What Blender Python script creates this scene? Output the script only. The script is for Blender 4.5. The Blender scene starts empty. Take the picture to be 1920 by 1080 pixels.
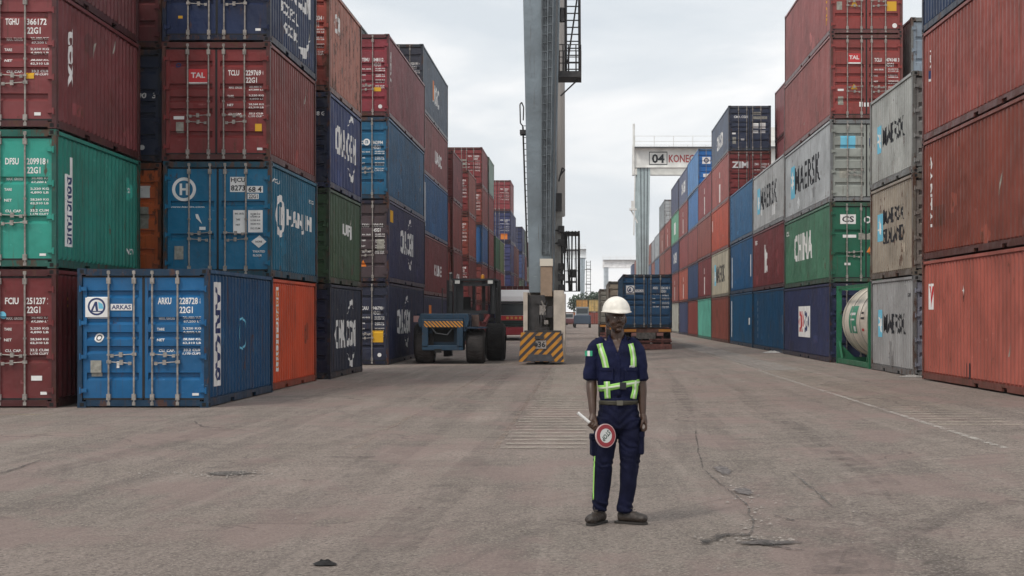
import bpy, bmesh, math, random
from mathutils import Vector, Matrix, noise
from mathutils.bvhtree import BVHTree
R = math.radians
sc = bpy.context.scene
col = sc.collection

# ---------------------------------------------------------------- camera, sky, sun, exposure
FPX, VX, VY, EYE = 2950.0, 1100.0, 593.0, 1.70      # focal length, vanishing point (px of the 1920 photo), eye height
cd = bpy.data.cameras.new('camera'); cam = bpy.data.objects.new('camera', cd); col.objects.link(cam)
cam.location = (0, 0, EYE); cam.rotation_euler = (R(90), 0, 0)
cd.sensor_width = 36; cd.lens = 36 * FPX / 1920
cd.shift_x = (960 - VX) / 1920; cd.shift_y = (VY - 540) / 1920
cd.clip_start = 0.1; cd.clip_end = 9000
sc.camera = cam

SUN_EL, SUN_AZ = R(52), R(-140)      # sun behind the camera to the left, veiled by cloud
w = bpy.data.worlds.new('World'); sc.world = w; w.use_nodes = True
nt = w.node_tree; nt.nodes.clear()
def N(nt, t, **k):
    n = nt.nodes.new(t)
    for a, v in k.items():
        if a.startswith('i_'):
            n.inputs[int(a[2:]) if a[2:].isdigit() else a[2:]].default_value = v
        else: setattr(n, a, v)
    return n
def Lk(nt, a, b): nt.links.new(a, b)
sky = N(nt, 'ShaderNodeTexSky', sky_type='NISHITA', sun_disc=False, sun_elevation=SUN_EL, sun_rotation=SUN_AZ, air_density=1.0, dust_density=3.0)
tc = N(nt, 'ShaderNodeTexCoord')
mp = N(nt, 'ShaderNodeMapping'); mp.inputs['Scale'].default_value = (1.0, 1.0, 2.6)
mp.inputs['Location'].default_value = (1.30, 0.35, 0.42)
Lk(nt, tc.outputs['Generated'], mp.inputs['Vector'])
n1 = N(nt, 'ShaderNodeTexNoise'); n1.inputs['Scale'].default_value = 4.6; n1.inputs['Detail'].default_value = 5; n1.inputs['Roughness'].default_value = .5
n1.inputs['Distortion'].default_value = .35
Lk(nt, mp.outputs[0], n1.inputs['Vector'])
cr = N(nt, 'ShaderNodeValToRGB')
cr.color_ramp.elements[0].position = .36; cr.color_ramp.elements[0].color = (.77, .825, .875, 1)
cr.color_ramp.elements[1].position = .57; cr.color_ramp.elements[1].color = (1.08, 1.08, 1.08, 1)
e = cr.color_ramp.elements.new(.47); e.color = (.87, .91, .945, 1)
Lk(nt, n1.outputs[0], cr.inputs[0])
sc10 = N(nt, 'ShaderNodeVectorMath', operation='SCALE'); sc10.inputs['Scale'].default_value = 9.6
Lk(nt, cr.outputs[0], sc10.inputs[0])
mx = N(nt, 'ShaderNodeMix', data_type='RGBA'); mx.inputs[0].default_value = .93
Lk(nt, sky.outputs[0], mx.inputs[6]); Lk(nt, sc10.outputs[0], mx.inputs[7])
bg = N(nt, 'ShaderNodeBackground'); bg.inputs['Strength'].default_value = .1
Lk(nt, mx.outputs[2], bg.inputs['Color'])
wo = N(nt, 'ShaderNodeOutputWorld'); Lk(nt, bg.outputs[0], wo.inputs['Surface'])

sl = bpy.data.lights.new('sun', 'SUN'); sl.energy = 1.5; sl.angle = R(12); sl.color = (1, .94, .86)
so = bpy.data.objects.new('sun', sl); col.objects.link(so)
sd = Vector((math.sin(SUN_AZ) * math.cos(SUN_EL), math.cos(SUN_AZ) * math.cos(SUN_EL), math.sin(SUN_EL)))
so.rotation_euler = sd.to_track_quat('Z', 'Y').to_euler(); so.location = (0, 0, 60)
sc.view_settings.view_transform = 'Standard'; sc.view_settings.look = 'None'
sc.view_settings.exposure = 0.06; sc.view_settings.gamma = 1
sc.cycles.max_bounces = 6; sc.cycles.volume_bounces = 0

# ---------------------------------------------------------------- helpers
def lin(c):
    return tuple(((v / 255) / 12.92 if v / 255 <= .04045 else (((v / 255) + .055) / 1.055) ** 2.4) for v in c)
KSEEN = .84
def alb(c, k=KSEEN):
    """albedo of a thing that the photo shows with this sRGB colour"""
    l = lin(c); y = sum(l) / 3
    return tuple(min(.85, (v * .97 + y * .03) / k) for v in l)
_M = {}
def simple(name, c, rough=.6, metal=0, nscale=0, namt=.25, bump=0, bscale=60):
    """plain material; c is a linear albedo"""
    if name in _M: return _M[name]
    m = bpy.data.materials.new(name); m.use_nodes = True; t = m.node_tree
    b = t.nodes['Principled BSDF']; b.inputs['Base Color'].default_value = (*c, 1)
    b.inputs['Roughness'].default_value = rough; b.inputs['Metallic'].default_value = metal
    g = N(t, 'ShaderNodeNewGeometry')
    if nscale:
        n = N(t, 'ShaderNodeTexNoise'); n.inputs['Scale'].default_value = nscale; n.inputs['Detail'].default_value = 6
        Lk(t, g.outputs['Position'], n.inputs['Vector'])
        mr = N(t, 'ShaderNodeMapRange'); mr.inputs[1].default_value = .3; mr.inputs[2].default_value = .7
        mr.inputs[3].default_value = 1 - namt; mr.inputs[4].default_value = 1 + namt
        Lk(t, n.outputs[0], mr.inputs[0])
        v = N(t, 'ShaderNodeVectorMath', operation='SCALE'); v.inputs[0].default_value = c
        Lk(t, mr.outputs[0], v.inputs['Scale']); Lk(t, v.outputs[0], b.inputs['Base Color'])
    if bump:
        n = N(t, 'ShaderNodeTexNoise'); n.inputs['Scale'].default_value = bscale; n.inputs['Detail'].default_value = 4
        Lk(t, g.outputs['Position'], n.inputs['Vector'])
        bb = N(t, 'ShaderNodeBump'); bb.inputs['Strength'].default_value = bump; bb.inputs['Distance'].default_value = .02
        Lk(t, n.outputs[0], bb.inputs['Height']); Lk(t, bb.outputs[0], b.inputs['Normal'])
    _M[name] = m
    return m
def paint(seen, rust=.3, fade=.3, k=KSEEN, rough=.42):
    """weathered container paint: streaks, chalking, dents and rust blooms"""
    key = ('paint', seen, rust, fade)
    if key in _M: return _M[key]
    c = alb(seen, k)
    m = bpy.data.materials.new('weathered_paint'); m.use_nodes = True; t = m.node_tree
    b = t.nodes['Principled BSDF']
    g = N(t, 'ShaderNodeNewGeometry')
    # vertical streaks
    ms = N(t, 'ShaderNodeMapping'); ms.inputs['Scale'].default_value = (3.2, 3.2, .22); Lk(t, g.outputs['Position'], ms.inputs['Vector'])
    n = N(t, 'ShaderNodeTexNoise'); n.inputs['Scale'].default_value = 1.6; n.inputs['Detail'].default_value = 7; n.inputs['Roughness'].default_value = .62
    Lk(t, ms.outputs[0], n.inputs['Vector'])
    r1 = N(t, 'ShaderNodeMapRange'); r1.inputs[1].default_value = .42; r1.inputs[2].default_value = .72; Lk(t, n.outputs[0], r1.inputs[0])
    r1.inputs[4].default_value = fade
    chalk = tuple(min(.8, v * 1.18 + .010) for v in c)
    m1 = N(t, 'ShaderNodeMix', data_type='RGBA'); m1.inputs[6].default_value = (*c, 1); m1.inputs[7].default_value = (*chalk, 1)
    Lk(t, r1.outputs[0], m1.inputs[0])
    # broad dirt
    n2 = N(t, 'ShaderNodeTexNoise'); n2.inputs['Scale'].default_value = .8; n2.inputs['Detail'].default_value = 7; Lk(t, g.outputs['Position'], n2.inputs['Vector'])
    r2 = N(t, 'ShaderNodeMapRange'); r2.inputs[1].default_value = .4; r2.inputs[2].default_value = .7; r2.inputs[4].default_value = .85
    Lk(t, n2.outputs[0], r2.inputs[0])
    dirt = tuple(v * .62 + d for v, d in zip(c, (.012, .010, .008)))
    m2 = N(t, 'ShaderNodeMix', data_type='RGBA'); m2.inputs[7].default_value = (*dirt, 1)
    Lk(t, m1.outputs[2], m2.inputs[6]); Lk(t, r2.outputs[0], m2.inputs[0])
    # rust patches and runs
    mr_ = N(t, 'ShaderNodeMapping'); mr_.inputs['Scale'].default_value = (1.6, 1.6, .7); Lk(t, g.outputs['Position'], mr_.inputs['Vector'])
    n3 = N(t, 'ShaderNodeTexNoise'); n3.inputs['Scale'].default_value = 2.4; n3.inputs['Detail'].default_value = 10; n3.inputs['Roughness'].default_value = .72
    Lk(t, mr_.outputs[0], n3.inputs['Vector'])
    lo = .69 - .22 * rust
    r3 = N(t, 'ShaderNodeMapRange'); r3.inputs[1].default_value = lo; r3.inputs[2].default_value = lo + .06; r3.inputs[4].default_value = .85
    Lk(t, n3.outputs[0], r3.inputs[0])
    m3 = N(t, 'ShaderNodeMix', data_type='RGBA'); m3.inputs[7].default_value = (.085, .036, .020, 1)
    Lk(t, m2.outputs[2], m3.inputs[6]); Lk(t, r3.outputs[0], m3.inputs[0])
    # thin rust runs under seams, and pale scuffs
    def thr(sc_, scale, det, lo_, hi_, amt, loc=(0, 0, 0)):
        q = N(t, 'ShaderNodeMapping'); q.inputs['Scale'].default_value = sc_; q.inputs['Location'].default_value = loc; Lk(t, g.outputs['Position'], q.inputs['Vector'])
        w_ = N(t, 'ShaderNodeTexNoise'); w_.inputs['Scale'].default_value = scale; w_.inputs['Detail'].default_value = det; w_.inputs['Roughness'].default_value = .65; Lk(t, q.outputs[0], w_.inputs['Vector'])
        z_ = N(t, 'ShaderNodeMapRange'); z_.inputs[1].default_value = lo_; z_.inputs[2].default_value = hi_; z_.inputs[4].default_value = amt; Lk(t, w_.outputs[0], z_.inputs[0]); return z_.outputs[0]
    m4 = N(t, 'ShaderNodeMix', data_type='RGBA'); m4.inputs[7].default_value = (.075, .038, .024, 1); Lk(t, m3.outputs[2], m4.inputs[6]); Lk(t, thr((9, 9, .35), 1.3, 6, .60 - .05 * rust, .72, .75), m4.inputs[0])
    m5 = N(t, 'ShaderNodeMix', data_type='RGBA'); m5.inputs[7].default_value = (*tuple(min(.6, v * 1.5 + .09) for v in c), 1); Lk(t, m4.outputs[2], m5.inputs[6]); Lk(t, thr((2.5, 2.5, 6), 1.6, 9, .66, .70, .5, (7, 1, 3)), m5.inputs[0])
    Lk(t, m5.outputs[2], b.inputs['Base Color']); b.inputs['Specular IOR Level'].default_value = .35
    b.inputs['Roughness'].default_value = rough
    bb = N(t, 'ShaderNodeBump'); bb.inputs['Strength'].default_value = .8; bb.inputs['Distance'].default_value = .07
    n4 = N(t, 'ShaderNodeTexNoise'); n4.inputs['Scale'].default_value = 1.7; n4.inputs['Detail'].default_value = 3; Lk(t, g.outputs['Position'], n4.inputs['Vector'])
    Lk(t, n4.outputs[0], bb.inputs['Height']); Lk(t, bb.outputs[0], b.inputs['Normal'])
    _M[key] = m
    return m

def chipped(m, scale=13, lo=.30, hi=.37):
    t = m.node_tree; b = t.nodes['Principled BSDF']; g = N(t, 'ShaderNodeNewGeometry'); n = N(t, 'ShaderNodeTexNoise'); n.inputs['Scale'].default_value = scale; n.inputs['Detail'].default_value = 8; n.inputs['Roughness'].default_value = .7
    Lk(t, g.outputs['Position'], n.inputs['Vector']); r = N(t, 'ShaderNodeMapRange'); r.inputs[1].default_value = lo; r.inputs[2].default_value = hi; r.inputs[3].default_value = .3; r.inputs[4].default_value = .97
    Lk(t, n.outputs[0], r.inputs[0]); Lk(t, r.outputs[0], b.inputs['Alpha']); return m
class MB:
    def __init__(s): s.v = []; s.f = []; s.m = []
    def add(s, vs, fs, mi=0):
        o = len(s.v); s.v += [tuple(v) for v in vs]; s.f += [tuple(i + o for i in f) for f in fs]; s.m += [mi] * len(fs); return s
    def box(s, x0, x1, y0, y1, z0, z1, mi=0):
        return s.add([(x0, y0, z0), (x1, y0, z0), (x1, y1, z0), (x0, y1, z0), (x0, y0, z1), (x1, y0, z1), (x1, y1, z1), (x0, y1, z1)],
                     [(3, 2, 1, 0), (4, 5, 6, 7), (0, 1, 5, 4), (1, 2, 6, 5), (2, 3, 7, 6), (3, 0, 4, 7)], mi)
    def prism(s, poly, axis, a, b, mi=0):
        """extrude a 2-D polygon along axis 0/1/2 from a to b"""
        n = len(poly)
        def P(p, t):
            q = list(p); q.insert(axis, t); return tuple(q)
        return s.add([P(p, a) for p in poly] + [P(p, b) for p in poly],
                     [tuple(range(n))[::-1], tuple(range(n, 2 * n))] + [(i, (i + 1) % n, n + (i + 1) % n, n + i) for i in range(n)], mi)
    def bar(s, p, q, r, n=8, r2=None, mi=0, cap=True):
        p = Vector(p); q = Vector(q); d = (q - p)
        if d.length < 1e-6: return s
        d.normalize(); a = d.orthogonal().normalized() if abs(d.z) > .9 else d.cross(Vector((0, 0, 1))).normalized(); b = d.cross(a)
        r2 = r if r2 is None else r2
        ph = math.pi / n if n == 4 else 0
        vs = [p + (a * math.cos(2 * math.pi * i / n + ph) + b * math.sin(2 * math.pi * i / n + ph)) * r for i in range(n)]
        vs += [q + (a * math.cos(2 * math.pi * i / n + ph) + b * math.sin(2 * math.pi * i / n + ph)) * r2 for i in range(n)]
        fs = [(i, (i + 1) % n, n + (i + 1) % n, n + i) for i in range(n)]
        if cap: fs += [tuple(range(n))[::-1], tuple(range(n, 2 * n))]
        return s.add(vs, fs, mi)
    def path(s, pts, r, n=6, mi=0):
        for a, b in zip(pts, pts[1:]): s.bar(a, b, r, n, mi=mi)
        return s
    def lathe(s, prof, c, axis=2, n=24, mi=0, sx=1, sy=1):
        """revolve (radius, height) profile about an axis through c"""
        vs = []; k = len(prof)
        for j in range(n):
            a = 2 * math.pi * j / n
            for r, h in prof:
                u, v_ = r * math.cos(a) * sx, r * math.sin(a) * sy
                p = [u, v_, h] if axis == 2 else ([h, u, v_] if axis == 0 else [u, h, v_])
                vs.append((p[0] + c[0], p[1] + c[1], p[2] + c[2]))
        fs = [(j * k + i, ((j + 1) % n) * k + i, ((j + 1) % n) * k + i + 1, j * k + i + 1) for j in range(n) for i in range(k - 1)]
        return s.add(vs, fs, mi)
    def mesh(s, name, mats=()):
        me = bpy.data.meshes.new(name); me.from_pydata(s.v, [], s.f)
        if any(s.m): me.polygons.foreach_set('material_index', s.m)
        for m in mats: me.materials.append(m)
        me.update(); return me
    def build(s, name, mats, parent=None, loc=(0, 0, 0), smooth=False, bevel=0):
        if not isinstance(mats, (list, tuple)): mats = [mats]
        me = s.mesh(name, mats)
        if smooth or bevel: fixnorm(me)
        if smooth: me.shade_smooth()
        o = put(name, me, parent, loc)
        if bevel:
            md = o.modifiers.new('bevel', 'BEVEL'); md.width = bevel; md.segments = 2; md.limit_method = 'ANGLE'
        return o
def fixnorm(me):
    bm = bmesh.new(); bm.from_mesh(me); bmesh.ops.recalc_face_normals(bm, faces=bm.faces); bm.to_mesh(me); bm.free()
def put(name, me, parent=None, loc=(0, 0, 0)):
    o = bpy.data.objects.new(name, me); o.location = loc; col.objects.link(o)
    if parent is not None: o.parent = parent
    return o
def tag(o, label=None, cat=None, group=None, kind=None):
    for k, v in (('label', label), ('category', cat), ('group', group), ('kind', kind)):
        if v: o[k] = v
    return o
def thing(name, label, cat, loc=(0, 0, 0), rz=0, group=None):
    o = bpy.data.objects.new(name, None); o.location = loc; o.rotation_euler = (0, 0, rz); o.empty_display_size = .3
    col.objects.link(o); return tag(o, label, cat, group)
def setmat(o, m):
    o.material_slots[0].link = 'OBJECT'; o.material_slots[0].material = m
def zg(x):      # the yard rises a little towards the right-hand row
    t = max(0, min(1, (x - 1) / 6.5)); return .15 * t * t * (3 - 2 * t)

WHITE = simple('white_marking', (.72, .72, .70), .6, nscale=6, namt=.12)
BLACK = simple('black_marking', (.012, .013, .018), .6)
YEL = simple('yellow_sticker', (.70, .38, .015), .5)
RED = simple('red_marking', (.55, .03, .035), .5)
LBLUE = simple('light_blue_marking', (.16, .52, .70), .5)
NAVYM = simple('navy_marking', (.015, .03, .12), .5)
ORANGE = simple('orange_marking', (.75, .22, .03), .5)
GREYM = simple('grey_sticker', (.30, .29, .25), .5, nscale=12, namt=.3)
GREENM = simple('green_marking', (.02, .25, .12), .5)
ROD = simple('galvanised_steel', (.30, .275, .25), .5, .2, nscale=14, namt=.35)
DARK = simple('dark_void', (.01, .01, .01), .9)
RUBBER = simple('rubber', (.026, .022, .021), .85, nscale=3, namt=.5)
WPAINT = chipped(simple('chipped_white_lettering', (.80, .79, .77), .6, nscale=3, namt=.15)); KPAINT = chipped(simple('chipped_black_lettering', (.014, .015, .02), .6))
MARK = {'w': WPAINT, 'k': KPAINT, 'y': YEL, 'r': RED, 'b': LBLUE, 'n': NAVYM, 'o': ORANGE, 'g': GREYM, 'e': GREENM}

_TX = {}
def text_geo(s, bold=0.012):
    """(verts2d, faces, width, height) of a word, lower left at 0,0; capital height 1"""
    key = (s, bold)
    if key in _TX: return _TX[key]
    c = bpy.data.curves.new('t', 'FONT'); c.body = s; c.size = 1; c.offset = bold; c.resolution_u = 2; c.align_x = 'LEFT'
    o = bpy.data.objects.new('t', c); me = bpy.data.meshes.new_from_object(o)
    vs = [(v.co.x, v.co.y) for v in me.vertices]; fs = [tuple(p.vertices) for p in me.polygons]
    bpy.data.objects.remove(o); bpy.data.curves.remove(c); bpy.data.meshes.remove(me)
    x0 = min(v[0] for v in vs); x1 = max(v[0] for v in vs); y0 = min(v[1] for v in vs); y1 = max(v[1] for v in vs)
    vs = [(v[0] - x0, v[1] - y0) for v in vs]
    _TX[key] = (vs, fs, x1 - x0, y1 - y0); return _TX[key]
def fit_text(s, h, w=None, rot=0, bold=.012, cx=0, cy=0):
    vs, fs, tw, th = text_geo(s, bold)
    k = h / th; kx = (w / tw) if w else k * .82
    a = R(rot); ca, sa = math.cos(a), math.sin(a)
    out = []
    for x, y in vs:
        X, Y = (x - tw / 2) * kx, (y - th / 2) * k
        out.append((cx + X * ca - Y * sa, cy + X * sa + Y * ca))
    return out, fs

PITCH, CD = .278, .036
def corr(y):        # depth of the side corrugation at distance y along the wall
    t = (y - .13) % PITCH
    return 0 if t < .085 else (CD * (t - .085) / .052 if t < .137 else (CD if t < .226 else CD * (1 - (t - .226) / .052)))
def creases(a, b):
    k = int((a - .13) / PITCH) - 1; out = []
    while .13 + k * PITCH < b:
        out += [q for q in (.13 + k * PITCH, .13 + k * PITCH + .085, .13 + k * PITCH + .137, .13 + k * PITCH + .226) if a < q < b]; k += 1
    return out
def mark_mesh(parts, axis_creases, to3d, name):
    """parts: list of (verts2d, faces, material); cut along the creases, then mapped onto the wall"""
    mb = bmesh.new(); mats = []
    for vs, fs, m in parts:
        if m not in mats: mats.append(m)
        bv = [mb.verts.new((x, y, 0)) for x, y in vs]
        for f in fs:
            try: mb.faces.new([bv[i] for i in f]).material_index = mats.index(m)
            except ValueError: pass
    ax, fn = axis_creases
    if fn and mb.verts:
        lo = min(v.co[ax] for v in mb.verts); hi = max(v.co[ax] for v in mb.verts)
        no = Vector((1, 0, 0)) if ax == 0 else Vector((0, 1, 0))
        for q in fn(lo, hi):
            co = Vector((q, 0, 0)) if ax == 0 else Vector((0, q, 0))
            bmesh.ops.bisect_plane(mb, geom=mb.verts[:] + mb.edges[:] + mb.faces[:], plane_co=co, plane_no=no, dist=1e-5)
    for v in mb.verts: v.co = Vector(to3d(v.co.x, v.co.y))
    me = bpy.data.meshes.new(name); mb.to_mesh(me); mb.free()
    for m in mats: me.materials.append(m)
    return me
def circle2(cx, cy, r, n=20, rx=None, a0=0, a1=360):
    return [(cx + (rx or r) * math.cos(R(a0 + (a1 - a0) * i / n)), cy + r * math.sin(R(a0 + (a1 - a0) * i / n))) for i in range(n + (0 if a1 - a0 == 360 else 1))]
def poly2(p): return (p, [tuple(range(len(p)))])
def ring2(cx, cy, r, ri, n=24, a0=0, a1=360, rx=1):
    full = a1 - a0 == 360; k = n if full else n + 1
    o = [(cx + r * rx * math.cos(R(a0 + (a1 - a0) * i / n)), cy + r * math.sin(R(a0 + (a1 - a0) * i / n))) for i in range(k)]
    q = [(cx + ri * rx * math.cos(R(a0 + (a1 - a0) * i / n)), cy + ri * math.sin(R(a0 + (a1 - a0) * i / n))) for i in range(k)]
    m = n if full else n
    return (o + q, [(i, (i + 1) % k, k + (i + 1) % k, k + i) for i in range(m)])
def rect2(cx, cy, w, h): return ([(cx - w / 2, cy - h / 2), (cx + w / 2, cy - h / 2), (cx + w / 2, cy + h / 2), (cx - w / 2, cy + h / 2)], [(0, 1, 2, 3)])

# ---------------------------------------------------------------- shipping containers
W = 2.438
L20, L40 = 6.058, 12.192
_CM = {}
def cached(key, fn):
    if key not in _CM: _CM[key] = fn()
    return _CM[key]
SLOT = simple('slot', (.2, .2, .2))
def frame_mesh(L, H):
    b = MB(); h = W / 2
    for sx in (-1, 1):
        def X(a, c): return (a, c) if sx > 0 else (-c, -a)
        x0, x1 = X(h - .085, h - .004); b.box(x0, x1, .004, .13, .118, H - .118)          # door post
        x0, x1 = X(h - .10, h - .004); b.box(x0, x1, L - .13, L - .004, .118, H - .118)
        # bottom rail with fork pockets / gooseneck cut-outs as real gaps
        x0, x1 = X(h - .06, h - .008)
        b.box(x0, x1, .178, L - .178, .10, .165)
        gaps = [(L / 2 - 1.2, L / 2 - .84), (L / 2 + .84, L / 2 + 1.2)]
        if L > 8: gaps = [(L / 2 - 1.25, L / 2 - .9), (L / 2 + .9, L / 2 + 1.25)]
        y = .178
        for a, c in gaps + [(L - .178, L)]:
            b.box(x0, x1, y, a, .022, .10); y = c
        for y0 in (0, L - .178):
            for z0 in (0, H - .118):
                x0, x1 = X(h - .162, h); b.box(x0, x1, y0, y0 + .178, z0, z0 + .118)
                # casting holes: dark ovals as shallow sunk boxes would be hidden, so a proud dark disc rim is modelled
                xm = sx * (h + .0015)
    b.box(-h + .162, h - .162, .01, .12, .03, .145); b.box(-h + .162, h - .162, .01, .12, H - .135, H - .01)
    b.box(-h + .162, h - .162, L - .12, L - .01, .03, .145); b.box(-h + .162, h - .162, L - .12, L - .01, H - .10, H - .01)
    for k in range(int(L / .6)): b.box(-h + .07, h - .07, .3 + k * .6, .36 + k * .6, .05, .13)   # cross members
    b.box(-h + .07, h - .07, .13, L - .13, .131, .14)
    h = W / 2
    for sx in (-1, 1):
        for y0 in (.089, L - .089):
            for z0 in (.06, H - .058):
                x = sx * h; b.box(min(x, x + sx * .003), max(x, x + sx * .003), y0 - .05, y0 + .05, z0 - .03, z0 + .03, 1)
        for z0 in (.06, H - .058):
            x = sx * (h - .085); b.box(x - .035, x + .035, -.003, .02, z0 - .035, z0 + .035, 1)
    return b.mesh('frame', [SLOT, DARK])
def side_mesh(L, H, sx):
    b = MB(); ys = [.13] + [y for y in creases(.131, L - .131)] + [L - .13]
    z0, z1 = .165, H - .085; x = W / 2 - .02
    vs = []
    for y in ys:
        d = corr(y)
        for z in (z0, z0 + .035, z1 - .045, z1):
            dd = d if z0 + .01 < z < z1 - .01 else CD
            vs.append((sx * (x - dd), y, z))
    n = len(ys)
    fs = []
    for i in range(n - 1):
        for j in range(3):
            q = (i * 4 + j, (i + 1) * 4 + j, (i + 1) * 4 + j + 1, i * 4 + j + 1)
            fs.append(q if sx > 0 else q[::-1])
    b.add(vs, fs); x0, x1 = sorted((sx * (W / 2 - .07), sx * (W / 2 - .004))); b.box(x0, x1, .178, L - .178, H - .085, H - .018)
    return b.mesh('side_wall', [SLOT])
def roof_mesh(L, H):
    b = MB(); b.box(-W / 2 + .07, W / 2 - .07, .12, L - .12, H - .045, H - .03)
    for k in range(int((L - .8) / .42)):
        b.box(-W / 2 + .16, W / 2 - .16, .45 + k * .42, .62 + k * .42, H - .03, H - .018)
    return b.mesh('roof', [SLOT])
def end_mesh(L, H, y, near):
    """plain corrugated front wall"""
    b = MB(); xs = [-W / 2 + .15 + .04] + [q - W / 2 + .02 for q in creases(.17, W - .2)] + [W / 2 - .19]
    s = 1 if near else -1
    vs = []
    for x in [-W / 2 + .15] + xs + [W / 2 - .15]:
        d = corr(x + W / 2 - .02) if abs(x) < W / 2 - .17 else .02
        vs += [(x, y + s * (.02 + d * 1.2), .145), (x, y + s * (.02 + d * 1.2), H - .1)]
    n = len(vs) // 2
    b.add(vs, [((i * 2, i * 2 + 2, i * 2 + 3, i * 2 + 1) if near else (i * 2, i * 2 + 1, i * 2 + 3, i * 2 + 2)) for i in range(n - 1)])
    return b.mesh('end_wall', [SLOT])
GR = {'a': (.12, .35, .48, .60, .83), 'b': (.34, .68), 'c': (.13, .30, .47, .64, .84), 'd': (.2, .5, .8)}
DG = .062
def door_prof(H, style):
    z0, z1 = .23, H - .21; hh = z1 - z0; pr = [(z0, 0)]
    for f in sorted(GR[style], reverse=True):
        z = z1 - f * hh
        pr += [(z - .085, 0), (z - .03, DG), (z + .045, DG), (z + .058, 0)]
    return pr + [(z1, 0)]
def door_depth(H, style, z):
    pr = door_prof(H, style)
    for (a, d0), (b_, d1) in zip(pr, pr[1:]):
        if a <= z <= b_: return d0 + (d1 - d0) * (z - a) / max(1e-6, b_ - a)
    return 0
YD = .045      # door skin behind the front plane of the corner castings
def door_mesh(H, style, sx):
    b = MB(); x0, x1 = (.012, W / 2 - .09) if sx > 0 else (-W / 2 + .09, -.012)
    z0, z1 = .15, H - .14
    # leaf frame
    b.box(x0, x1, YD, YD + .05, z0, .23); b.box(x0, x1, YD, YD + .05, H - .21, z1)
    b.box(x0, x0 + .075, YD, YD + .05, .23, H - .21); b.box(x1 - .075, x1, YD, YD + .05, .23, H - .21)
    pr = door_prof(H, style); vs = []
    for z, d in pr: vs += [(x0 + .075, YD + .004 + d, z), (x1 - .075, YD + .004 + d, z)]
    b.add(vs, [(2 * i, 2 * i + 1, 2 * i + 3, 2 * i + 2) for i in range(len(pr) - 1)])
    b.box(x0, x1, YD - .006, YD, z0 - .004, z0 + .03, 1); b.box(x0, x1, YD - .006, YD, z1 - .03, z1 + .004, 1)   # gasket
    xa = x0 if sx > 0 else x1
    b.box(xa - .012, xa + .012, YD - .006, YD + .002, z0 + .03, z1 - .03, 1)
    x = sx * (W / 2 - .075)
    for z in (.32, .32 + (H - .7) / 3, .32 + (H - .7) * 2 / 3, H - .38):
        b.box(min(x, x - sx * .10), max(x, x - sx * .10), YD - .05, YD - .001, z - .035, z + .035); b.bar((x + sx * .02, YD - .045, z - .06), (x + sx * .02, YD - .045, z + .06), .02, 6)
    me = b.mesh('door', [SLOT, simple('gasket', (.015, .015, .016), .8)]); return me
def rod_mesh(H, x, det):
    b = MB(); b.bar((x, YD - .035, .05), (x, YD - .035, H - .04), .0185, 8 if det > 1 else 5)
    if det:
        for z in (.075, H - .075): b.box(x - .03, x + .03, YD - .05, YD - .01, z - .03, z + .03)
        for z in (.20, H - .23): b.box(x - .036, x + .036, YD - .06, YD, z - .055, z + .055)
        for z in (H * .5, H * .38): b.box(x - .026, x + .026, YD - .058, YD, z - .018, z + .018)
    return b.mesh('lock_rod', [SLOT])
def handle_mesh(x, s, z):
    b = MB(); y = YD - .05
    b.bar((x, y, z), (x + s * .42, y, z - .03), .011, 6); b.box(x - .03, x + .05, y - .02, y + .02, z - .03, z + .03)
    xm = x + s * .24; b.box(xm - .032, xm + .032, y - .012, y + .03, z - .055, z + .035)
    b.box(x + s * .40 - .03, x + s * .40 + .03, y - .012, y + .02, z - .06, z)
    return b.mesh('handle', [SLOT])
def dmarks(code, num, typ='22G1', c='w', full=True, n0=30480):
    """the block of lettering carried by a right-hand door"""
    rnd = random.Random(hash(num) & 255 if False else sum(map(ord, num)))
    out = [('t', 'door', code, .39, 1.985, .125, .25, c), ('t', 'door', num, .88, 1.985, .125, .44, c), ('t', 'door', typ, .79, 1.82, .125, .25, c)]
    if full:
        rows = ('MAX. GROSS', 'TARE', 'NET', 'CU. CAP.')
        for i, r in enumerate(rows):
            z = 1.66 - i * .2
            out.append(('t', 'door', r, .42 - (.10 if len(r) < 5 else 0), z, .05, .30 if len(r) > 6 else .14, c))
            a = ('30,480 KG', '2,220 KG', '28,260 KG', '33.2 CUM')[i]; bb = ('67,200 LB', '4,890 LB', '62,310 LB', '1,170 CUFT')[i]
            out.append(('t', 'door', a, .90, z + .012, .048, .34, c)); out.append(('t', 'door', bb, .90, z - .058, .048, .34, c))
    return out
def stickers(seed):
    rnd = random.Random(seed); out = [('r', 'door', .98, .27, .12, .055, 'w')]
    out.append(('r', 'door', -.82, .78 + rnd.uniform(-.05, .05), .17, .24, 'g'))
    if rnd.random() < .6: out.append(('r', 'door', .95, .75, .15, .17, rnd.choice('wyg')))
    return out
def cmacgm(u, k=1, z0=1.25):
    o = [('t', 'side', 'CMA CGM', u, z0, .62 * k, 2.9 * k, 'w'), ('p', 'side', [(u + .3, z0 + .55), (u + .9, z0 + .95), (u + 1.25, z0 + 1.0), (u + 1.5, z0 + .72), (u + 1.15, z0 + .86), (u + .8, z0 + .78)], 'w'),
         ('p', 'side', [(u + .3, z0 - .55), (u + .9, z0 - .95), (u + 1.25, z0 - 1.0), (u + 1.7, z0 - .5), (u + 1.15, z0 - .82), (u + .8, z0 - .78)], 'w')]
    return o
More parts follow.
